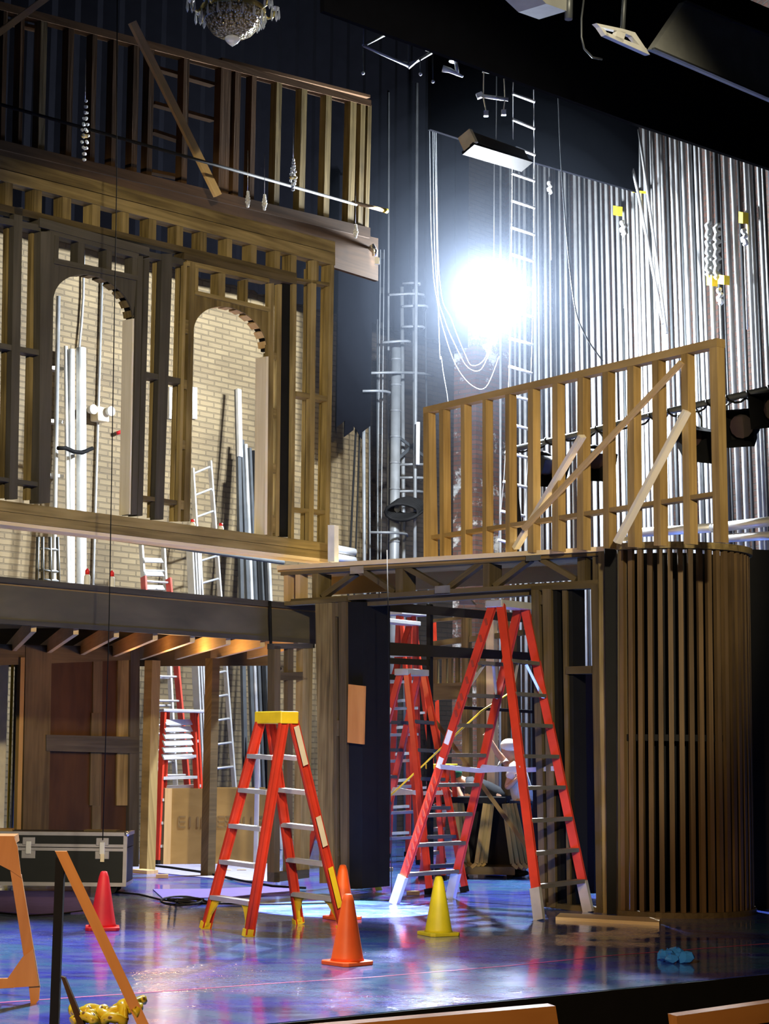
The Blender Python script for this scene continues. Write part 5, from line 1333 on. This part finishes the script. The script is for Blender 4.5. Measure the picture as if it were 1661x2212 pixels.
# people
def skin_obj(name, mat, parent, pts, edges, root=0, sub=1):
    o0 = world_of(parent)
    me = bpy.data.meshes.new(name); me.from_pydata([p - o0 for p, r in pts], edges, []); me.update()
    o = bpy.data.objects.new(name, me); COL.objects.link(o); o.parent = parent
    o['wx'], o['wy'], o['wz'] = o0
    sk = o.modifiers.new('skin', 'SKIN'); sk.use_smooth_shade = True
    for i, (p, r) in enumerate(pts):
        sv = me.skin_vertices[0].data[i]
        sv.radius = r if isinstance(r, tuple) else (r, r); sv.use_root = (i == root)
    ss = o.modifiers.new('sub', 'SUBSURF'); ss.levels = sub; ss.render_levels = sub
    me.materials.append(mat)
    return o
def figure(label, org, J, shirt_m, leg_m, hat_m, face):
    """J: joint name -> offset from org (metres); face: direction the head looks"""
    t = thing('person', label, 'person', org)
    g = {k: org + Vector(v) for k, v in J.items()}
    names = ['pelvis', 'chest', 'neck', 'jaw', 'head', 'crown', 'sl', 'el', 'wl', 'sr', 'er', 'wr', 'hl', 'kl', 'al', 'tl', 'hr', 'kr', 'ar', 'tr']
    R = dict(pelvis=.13, chest=.15, neck=.055, jaw=.072, head=.092, crown=.06, sl=.065, el=.042, wl=.03, sr=.065, er=.042, wr=.03, hl=.09, kl=.058, al=.04, tl=.035, hr=.09, kr=.058, ar=.04, tr=.035)
    fz = face.normalized()
    g['crown'] = g['head'] + (g['head'] - g['neck']).normalized() * .10
    g['jaw'] = lerp(g['neck'], g['head'], .6) + fz * .025
    pts = [(g[n], R[n]) for n in names]; ix = {n: i for i, n in enumerate(names)}
    E_ = [('pelvis', 'chest'), ('chest', 'neck'), ('neck', 'jaw'), ('jaw', 'head'), ('head', 'crown'), ('chest', 'sl'), ('sl', 'el'), ('el', 'wl'), ('chest', 'sr'), ('sr', 'er'), ('er', 'wr'), ('pelvis', 'hl'), ('hl', 'kl'), ('kl', 'al'), ('al', 'tl'), ('pelvis', 'hr'), ('hr', 'kr'), ('kr', 'ar'), ('ar', 'tr')]
    ed = [(ix[a], ix[b]) for a, b in E_]
    # nose
    pts.append((g['jaw'] + fz * .085 + Vector((0, 0, .03)), .014)); ed.append((ix['head'], len(pts) - 1))
    # hands: palm, four fingers and a thumb
    for w, e in (('wl', 'el'), ('wr', 'er')):
        d = (g[w] - g[e]).normalized(); s_ = d.cross(Vector((.3, .8, .5))).normalized(); c_ = d.cross(s_)
        pts.append((g[w] + d * .07, (.036, .018))); pi = len(pts) - 1; ed.append((ix[w], pi))
        for k, ln in enumerate((.060, .072, .067, .050)):
            o_ = s_ * (.027 - .018 * k)
            a1 = g[w] + d * .095 + o_; a2 = a1 + d * ln * .55 + c_ * .012; a3 = a2 + d * ln * .35 + c_ * .03
            i0 = len(pts); pts += [(a1, .009), (a2, .0085), (a3, .007)]; ed += [(pi, i0), (i0, i0 + 1), (i0 + 1, i0 + 2)]
        b1 = g[w] + d * .035 + s_ * .04; i0 = len(pts); pts += [(b1, .011), (b1 + d * .035 + s_ * .018 + c_ * .02, .009)]; ed += [(pi, i0), (i0, i0 + 1)]
    skin_obj('body', M['skin'], t, pts, ed, 0)
    ms = lambda a, b, f: lerp(g[a], g[b], f)
    sp = [(lerp(g['pelvis'], g['chest'], -.25), (.185, .15)), (ms('pelvis', 'chest', .45), (.175, .145)), (g['chest'], (.185, .15)), (ms('chest', 'neck', .6), .11), (g['sl'], .092), (ms('sl', 'el', .62), .075), (g['sr'], .092), (ms('sr', 'er', .62), .075)]
    skin_obj('tshirt' if shirt_m == 'tshirt' else 'work_shirt', M[shirt_m], t, sp, [(0, 1), (1, 2), (2, 3), (2, 4), (4, 5), (2, 6), (6, 7)], 2)
    lp = [(g['pelvis'] + Vector((0, 0, .02)), (.165, .135)), (g['hl'], .105), (g['kl'], .078), (lerp(g['kl'], g['al'], .95), .06), (g['hr'], .105), (g['kr'], .078), (lerp(g['kr'], g['ar'], .95), .06)]
    skin_obj('trousers', M[leg_m], t, lp, [(0, 1), (1, 2), (2, 3), (0, 4), (4, 5), (5, 6)], 0)
    for a in ('l', 'r'):
        mb = MB(); mb.ball(lerp(g['a' + a], g['t' + a], .5) + Vector((0, 0, -.01)), .06, 10, 2.0 if abs(fz.x) > .5 else .9, .85, .75); mb.build('boot', M['black'], t)
    up_ = (g['head'] - g['neck']).normalized()
    mb = MB(); cc = g['head'] + up_ * .045 - fz * .012
    mb.ball(cc, .105, 14, 1.0, .95, .78)
    if hat_m == 'green': mb.bar(cc + fz * .06 - up_ * .01, cc + fz * .17 - up_ * .03, .14, .012, up_)
    mb.build('cap' if hat_m == 'green' else 'hard_hat', M[hat_m], t)
    return t
org = on_z(1122, 1893); 
figure('person in a white t-shirt and dark trousers steadying a stud', org, dict(
    pelvis=(.05, 0, .86), chest=(-.01, 0, 1.20), neck=(-.08, 0, 1.37), head=(-.125, -.01, 1.50),
    sl=(-.06, -.17, 1.29), el=(-.17, -.19, 1.03), wl=(-.06, -.26, 1.14), sr=(-.10, .16, 1.31), er=(-.25, .10, 1.43), wr=(-.34, .02, 1.58),
    hl=(.04, -.10, .80), kl=(.03, -.11, .46), al=(.05, -.11, .08), tl=(-.08, -.12, .035), hr=(.06, .10, .80), kr=(-.02, .10, .46), ar=(.02, .10, .08), tr=(-.11, .10, .035)), 'tshirt', 'denim', 'white', Vector((-1, -.1, -.1)))
org = on_z(1066, 1886)
figure('person in dark clothes and a green cap stooping over a cart', org, dict(
    pelvis=(.06, 0, .90), chest=(-.24, 0, 1.06), neck=(-.38, 0, 1.10), head=(-.47, -.01, 1.17),
    sl=(-.28, -.17, 1.04), el=(-.36, -.20, .82), wl=(-.44, -.12, 1.0), sr=(-.30, .16, 1.06), er=(-.42, .18, .86), wr=(-.55, .08, .98),
    hl=(.06, -.10, .84), kl=(0, -.11, .46), al=(.06, -.11, .08), tl=(-.07, -.12, .035), hr=(.06, .10, .84), kr=(.02, .10, .46), ar=(.08, .10, .08), tr=(-.05, .10, .035)), 'denim', 'denim', 'green', Vector((-1, -.1, -.25)))

# ================================================================== ON THE STAGE FLOOR
def cone(label, px, py, h, mat, rot=.75):
    b = on_z(px, py)
    t = thing('traffic_cone', label, 'cone', b, 'traffic cones')
    mb = MB(); w = .135 * h / .46; k = .03
    pr = [(w - k, w), (w, w - k), (w, -w + k), (w - k, -w), (-w + k, -w), (-w, -w + k), (-w, w - k), (-w + k, w)]
    m_ = Matrix.Rotation(rot, 3, 'Z'); mb.prism([b + m_ @ Vector((x, y, 0)) for x, y in pr], Vector((0, 0, .028)))
    mb.build('base', M[mat], t, bevel=.006)
    mb = MB(); mb.lathe(b, [(w * .84, .026), (w * .78, .05), (w * .30, h * .90), (w * .20, h * .985), (w * .12, h), (w * .08, h * .98)], 24); mb.build('cone_body', M[mat], t)
cone('bright orange traffic cone, frontmost, mirrored in the wet looking floor', 750, 2083, .49, 'cone_o')
cone('orange traffic cone half hidden behind the frontmost one', 739, 1985, .475, 'cone_o', .6)
cone('lime yellow traffic cone beside the pool of white light', 947, 2020, .475, 'cone_y', .5)
cone('deep red traffic cone before the road case', 221, 2008, .475, 'cone_r', .15)
# road case
b0, b1 = on_z(-75, 1929), on_z(271, 1932); b0 = Vector((b0.x, b1.y, 0))
t = thing('road_case', 'black road case with aluminium edges and twin latches, on casters', 'case', lerp(b0, b1, .5))
zb_, zt2 = at(200, 1914, b1.y).z, at(200, 1799, b1.y).z; zs_ = lerp(zb_, zt2, .72); Wd = .55
ex = Vector((1, 0, 0)); ey = Vector((0, 1, 0))
def cbox(nm, x0, x1, y0, y1, z0, z1, m_, bev=0.0, par=None):
    mb = MB(); o = b0
    mb.prism([o + Vector((x0, y0, z0)), o + Vector((x1, y0, z0)), o + Vector((x1, y1, z0)), o + Vector((x0, y1, z0))], Vector((0, 0, z1 - z0)))
    return mb.build(nm, M[m_], par or t, bevel=bev)
LW = (b1 - b0).length
lam = M['lam'] = plain('black_laminate', (0.010, 0.012, 0.013), .5)
lam.node_tree.nodes['Principled BSDF'].inputs['Specular IOR Level'].default_value = 0.2
M['edge'] = plain('brushed_edge_aluminium', (0.36, 0.35, 0.37), .38, .6)
body = cbox('body', .005, LW - .005, .005, Wd, zb_, zs_ - .004, 'lam'); lid = cbox('lid', .005, LW - .005, .005, Wd, zs_ + .004, zt2, 'lam')
for z0, z1, pr_ in ((zb_ - .003, zb_ + .035, body), (zs_ - .034, zs_ - .004, body), (zs_ + .004, zs_ + .034, lid), (zt2 - .03, zt2 + .004, lid)):
    cbox('edge_rail', -.003, LW + .003, -.004, .03, z0, z1, 'edge', 0, pr_)
for x0 in (-.003, LW - .035):
    cbox('corner_rail', x0, x0 + .038, -.005, .03, zb_, zs_, 'edge', 0, body); cbox('corner_rail', x0, x0 + .038, -.005, .03, zs_, zt2, 'edge', 0, lid)
cbox('top_rail', 0, LW, .0, .05, zt2, zt2 + .006, 'edge', 0, lid); cbox('end_rail', LW - .03, LW + .004, 0, Wd, zt2 - .03, zt2 + .005, 'edge', 0, lid); cbox('end_rail', LW - .03, LW + .004, 0, Wd, zb_, zb_ + .035, 'edge', 0, body)
mb = MB(); mb.ball(b0 + Vector((LW - .005, .005, zt2 - .008)), .028, 10); mb.build('ball_corner', M['chrome'], lid)
for px in (62, 221):
    xx = at(px, 1830, b1.y).x - b0.x
    cbox('latch_plate', xx - .072, xx + .072, -.012, 0, zs_ - .115, zs_ - .035, 'edge', .006, body); cbox('latch_plate', xx - .065, xx + .065, -.012, 0, zs_ + .02, zs_ + .10, 'edge', .006, lid)
    cbox('latch_bow', xx - .028, xx + .028, -.026, -.01, zs_ - .07, zs_ + .06, 'alu', .006, body)
xx = at(222, 1850, b1.y).x - b0.x; cbox('luggage_tag', xx - .02, xx + .02, -.034, -.027, zs_ - .14, zs_ - .06, 'cream', 0, body)
for x0 in (.15, LW - .18):
    for y0 in (.08, Wd - .12):
        mb = MB(); c = b0 + Vector((x0 + .03, y0, .05)); mb.tube([c - ey * .02, c + ey * .02], .05, 12); cs_ = mb.build('caster', M['black'], t)
        mb = MB(); mb.box(c + Vector((0, 0, .045)), .06, .06, zb_ - .09); mb.build('fork', M['steel'], cs_)
# plank and paper on the case
mb = MB(); mb.box(b0 + Vector((.18, .25, zt2 + .012)), .45, .22, .02, .1); tag(mb.build('flat_board', M['ply']), 'thin dull board lying flat on the near end of the road case lid', 'board')
mb = MB(); mb.box(b0 + Vector((LW - .3, .28, zt2 + .011)), .34, .16, .016, -.1); tag(mb.build('flat_board', M['oak_dark']), 'thin dark board lying on the lid of the road case over the tagged latch', 'board')
# trestle at the edge of the picture (orange lit plywood end)
TP = Plane((on_z(75, 2168)).xy, (on_z(75, 2168) + Vector((1, .12, 0))).xy)
t = thing('plywood_trestle', 'orange lit plywood trestle end cut off by the picture edge, before the road case', 'trestle', on_z(75, 2168))
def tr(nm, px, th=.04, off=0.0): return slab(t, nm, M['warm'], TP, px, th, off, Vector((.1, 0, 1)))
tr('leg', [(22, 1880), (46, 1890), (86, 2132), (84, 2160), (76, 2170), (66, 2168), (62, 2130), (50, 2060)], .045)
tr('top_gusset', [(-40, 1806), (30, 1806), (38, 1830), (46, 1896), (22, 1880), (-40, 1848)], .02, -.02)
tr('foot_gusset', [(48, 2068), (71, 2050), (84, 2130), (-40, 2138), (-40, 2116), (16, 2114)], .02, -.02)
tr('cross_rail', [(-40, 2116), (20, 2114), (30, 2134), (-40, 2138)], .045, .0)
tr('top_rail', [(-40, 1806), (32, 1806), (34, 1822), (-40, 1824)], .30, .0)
# braced post at the stage lip
pb = on_z(131, 2222); Yp = pb.y
t = thing('braced_post', 'slim black post with a long orange lit brace, at the front lip of the stage', 'post', pb)
ptop = at(131, 1852, Yp)
mb = MB(); mb.bar(Vector((ptop.x - .005, Yp, 0)), ptop, .048, .048); mb.build('post', M['black'], t)
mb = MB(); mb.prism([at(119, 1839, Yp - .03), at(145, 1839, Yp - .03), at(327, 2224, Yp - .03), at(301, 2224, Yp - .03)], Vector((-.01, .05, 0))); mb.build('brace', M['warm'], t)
mb = MB(); mb.prism([at(131, 2109, Yp - .02), at(140, 2112, Yp - .02), at(186, 2222, Yp - .02), at(170, 2222, Yp - .02)], Vector((0, .04, 0))); mb.build('short_brace', M['brown'], t)
# crumpled caution tape at its foot
mb = MB(); random.seed(5); c = on_z(222, 2222)
def pile_mat():
    m, nt, b = new_mat('yellow_caution_tape'); tc = nt.nodes.new('ShaderNodeTexCoord'); v = nt.nodes.new('ShaderNodeTexVoronoi'); v.inputs['Scale'].default_value = 22
    nt.links.new(tc.outputs['Object'], v.inputs['Vector']); r = ramp(nt, [(0.22, (0.12, .05, .01)), (0.34, (.62, .45, .02))], v.outputs['Distance']); nt.links.new(r.outputs[0], b.inputs['Base Color']); b.inputs['Roughness'].default_value = .35
    return m
M['caution'] = pile_mat()
for k in range(3):
    pts = []
    for i in range(60):
        f = i / 59; a = f * 17 + k
        pts.append(c + Vector((-.17 + .36 * f + .03 * math.sin(a * 1.7), .05 * math.sin(a) + .04 * k, .035 + .035 * abs(math.sin(a * 1.3 + k)) + .012 * k + (.05 if f > .75 else 0))))
    mb.tube(pts, .026, 6)
tag(mb.build('caution_tape', M['caution']), 'crumpled heap of yellow and brown caution tape at the foot of the braced post', 'tape')
# rail boards in front of the pit
pit_boards = []
for label, px in (('orange lit board along the pit edge, low in the middle of the picture', [(640, 2222), (1200, 2173), (1206, 2212), (640, 2260)]), ('orange lit board end in the lower corner, past the gap in the pit edge', [(1461, 2195), (1720, 2158), (1720, 2200), (1466, 2236)])):
    q = [at(x, y, 8.4 + (x - 640) * .0016) for x, y in px]
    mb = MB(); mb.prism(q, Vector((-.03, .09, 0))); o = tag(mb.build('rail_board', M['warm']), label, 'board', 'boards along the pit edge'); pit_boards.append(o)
for px_ in (720, 1100, 1560):
    q = at(px_, 2225, 8.46 + (px_ - 640) * .0016); mb = MB(); mb.bar(Vector((q.x, q.y + .05, -1.4)), Vector((q.x, q.y + .05, q.z - .02)), .06, .06); 
    mb.build('support_post', M['black'], pit_boards[0 if px_ < 1300 else 1])
# cloths, sheets, cables and scraps
def floor_patch(nm, label, px, mat, h=.008, cat='cloth'):
    mb = MB(); mb.prism([on_z(x, y, .001) for x, y in px], Vector((0, 0, h))); return tag(mb.build(nm, M[mat]), label, cat)
floor_patch('dust_cloth', 'purple dust cloth spread under the road case', [(-40, 1925), (168, 1926), (206, 1950), (190, 1972), (90, 1976), (-40, 1968)], 'purple')
floor_patch('dust_cloth', 'purple strip of cloth running behind the nearest ladder', [(330, 1922), (470, 1921), (625, 1914), (640, 1932), (480, 1940), (352, 1942)], 'purple')
M['sheet'] = plain('pale_lilac_sheet', (.24, .24, .36), .6)
floor_patch('pale_sheet', 'pale lilac floor sheet before the plywood bin', [(270, 1868), (345, 1868), (590, 1866), (592, 1905), (480, 1900), (340, 1886), (268, 1880)], 'sheet', .006, 'sheet')
mb = MB(); mb.tube([on_z(x, y, .02) for x, y in ((318, 1868), (370, 1874), (440, 1884), (480, 1893), (520, 1902), (590, 1914), (660, 1918))], .014, 6); tag(mb.build('floor_cable', M['black']), 'black cable lying across the pale sheet to the portal leg', 'cable')
mb = MB(); pts = []
for i in range(80):
    f = i / 79; a = f * 6 * math.pi
    x = 400 + 52 * math.cos(a) * (.4 + .6 * f) + 6 * math.sin(a * 2.3); y = 1946 + 8 * math.sin(a) * (.4 + .6 * f) + 3 * math.cos(a * 1.7)
    pts.append(on_z(x, y, .015 + .02 * abs(math.sin(a * .7)) + (.10 if abs(f - .5) < .04 else 0)))
mb.tube(pts, .010, 6); mb.tube([on_z(x, y, .012) for x, y in ((240, 1926), (300, 1932), (350, 1944), (400, 1950), (470, 1952), (600, 1953), (730, 1950))], .010, 6)
tag(mb.build('cable_tangle', M['black']), 'tangle of black cable on the floor before the nearest ladder', 'cable')
mb = MB(); mb.tube([on_z(x, y, .01) for x, y in ((-20, 1970), (60, 1978), (130, 1974), (200, 1965))], .009, 6); tag(mb.build('floor_cable', M['black']), 'black cable along the hem of the cloth under the road case', 'cable')
for px, py, w, lab, mt in ((892, 1934, .13, 'small pine block on the floor behind the lime yellow cone', 'pine'), (838, 1882, .12, 'small pine offcut on the floor inside the portal', 'pine'), (490, 1881, .10, 'small bare strip of wood on the pale sheet, nearer the timber post', 'pale'), (522, 1881, .11, 'small bare strip of wood on the pale sheet, nearer the door frame', 'pale'), (350, 1897, .14, 'flat scrap of wood on the purple cloth', 'pine')):
    c = on_z(px, py); mb = MB(); mb.box(c + Vector((0, 0, .024 if mt == 'pine' else .012)), w, .07, .04 if mt == 'pine' else .012, .1); tag(mb.build('wood_offcut', M[mt]), lab, 'offcut')
mb = MB(); random.seed(3)
for k in range(6):
    c = on_z(1432 + 10 * k, 2064 + (k % 3) * 4, .03)
    mb.ball(c + Vector((0, 0, .01 * (k % 2))), .045 + .012 * (k % 2), 7, 1.2, 1.0, .75)
for i, v in enumerate(mb.v):
    v += Vector((random.uniform(-.012, .012), random.uniform(-.012, .012), random.uniform(-.008, .016)))
    v.z = max(v.z, .001)
mb.sm = [False] * len(mb.sm)
tag(mb.build('plastic_bag', M['film']), 'crumpled blue plastic bag lying on the floor before the drum of slats', 'bag')
for nm, pts in (('tape_line', ((-40, 2168), (300, 2145), (620, 2122), (800, 2111), (1111, 2085), (1318, 2064), (1700, 2035))),):
    P_ = [on_z(x, y, .0015) for x, y in pts]; mb = MB()
    for i in range(len(P_) - 1):
        d = (P_[i + 1] - P_[i]).normalized(); s_ = Vector((-d.y, d.x, 0)) * .013
        mb.face([P_[i] - s_, P_[i + 1] - s_, P_[i + 1] + s_, P_[i] + s_])
    mb.build(nm, M['tape'], fl)

# hanging lines and small extras
for lab, pts, Yd in (('thin black plumb line hanging before the charcoal arched flat down to the road case', ((256, -900), (252, 395), (236, 1330), (222, 1815)), 16.6), ('thin black line dropping from the platform edge beside the foot of the tall stamped ladder', ((836, 1188), (838, 1300), (846, 1950)), 18.4)):
    mb = MB(); mb.tube([at(x, y, Yd) for x, y in pts], .005, 5); tag(mb.build('hanging_line', M['black']), lab, 'line')
mb = MB(); mb.tube([A.hit(583, 1298, -.07), A.hit(584, 1340, -.08), A.hit(585, 1400, -.03), A.hit(586, 1450, .0), A.hit(596, 1446, -.02), A.hit(606, 1444, -.02)], .018, 6); tag(mb.build('cable_drop', M['black']), 'black cable hooked over the balcony fascia near the portal', 'cable')
b_ = on_z(552, 1872); mb = MB(); tz_ = at(545, 1606, b_.y).z; mb.box((b_.x, b_.y, tz_ / 2), .055, .04, tz_); tag(mb.build('white_strip', M['white']), 'narrow white strip standing behind the upper steps of the nearest ladder', 'strip')

# ================================================================== HAZE balls added round the work light to shape its glow
hz = thing('haze', 'thin bluish haze added for the glow round the burning work light', 'haze', LAMP); hz['kind'] = 'stuff'
for k, (rad, den) in enumerate(((0.6, .0008), (1.0, .0013), (1.4, .0018), (1.8, .0016), (2.2, .0012), (2.6, .0008), (3.0, .0005))):
    hm = bpy.data.materials.new('lamp_glow_haze'); hm.use_nodes = True
    nt = hm.node_tree; nt.nodes.remove(nt.nodes['Principled BSDF'])
    vs = nt.nodes.new('ShaderNodeVolumeScatter'); vs.inputs['Density'].default_value = den; vs.inputs['Color'].default_value = (0.62, 0.75, 1.0, 1); vs.inputs['Anisotropy'].default_value = 0.25
    nt.links.new(vs.outputs[0], nt.nodes['Material Output'].inputs['Volume'])
    mb = MB(); mb.ball(LAMP + Vector((0, -.05, 0)), rad, 40); o = mb.build('glow_haze', hm, hz); o['kind'] = 'stuff'
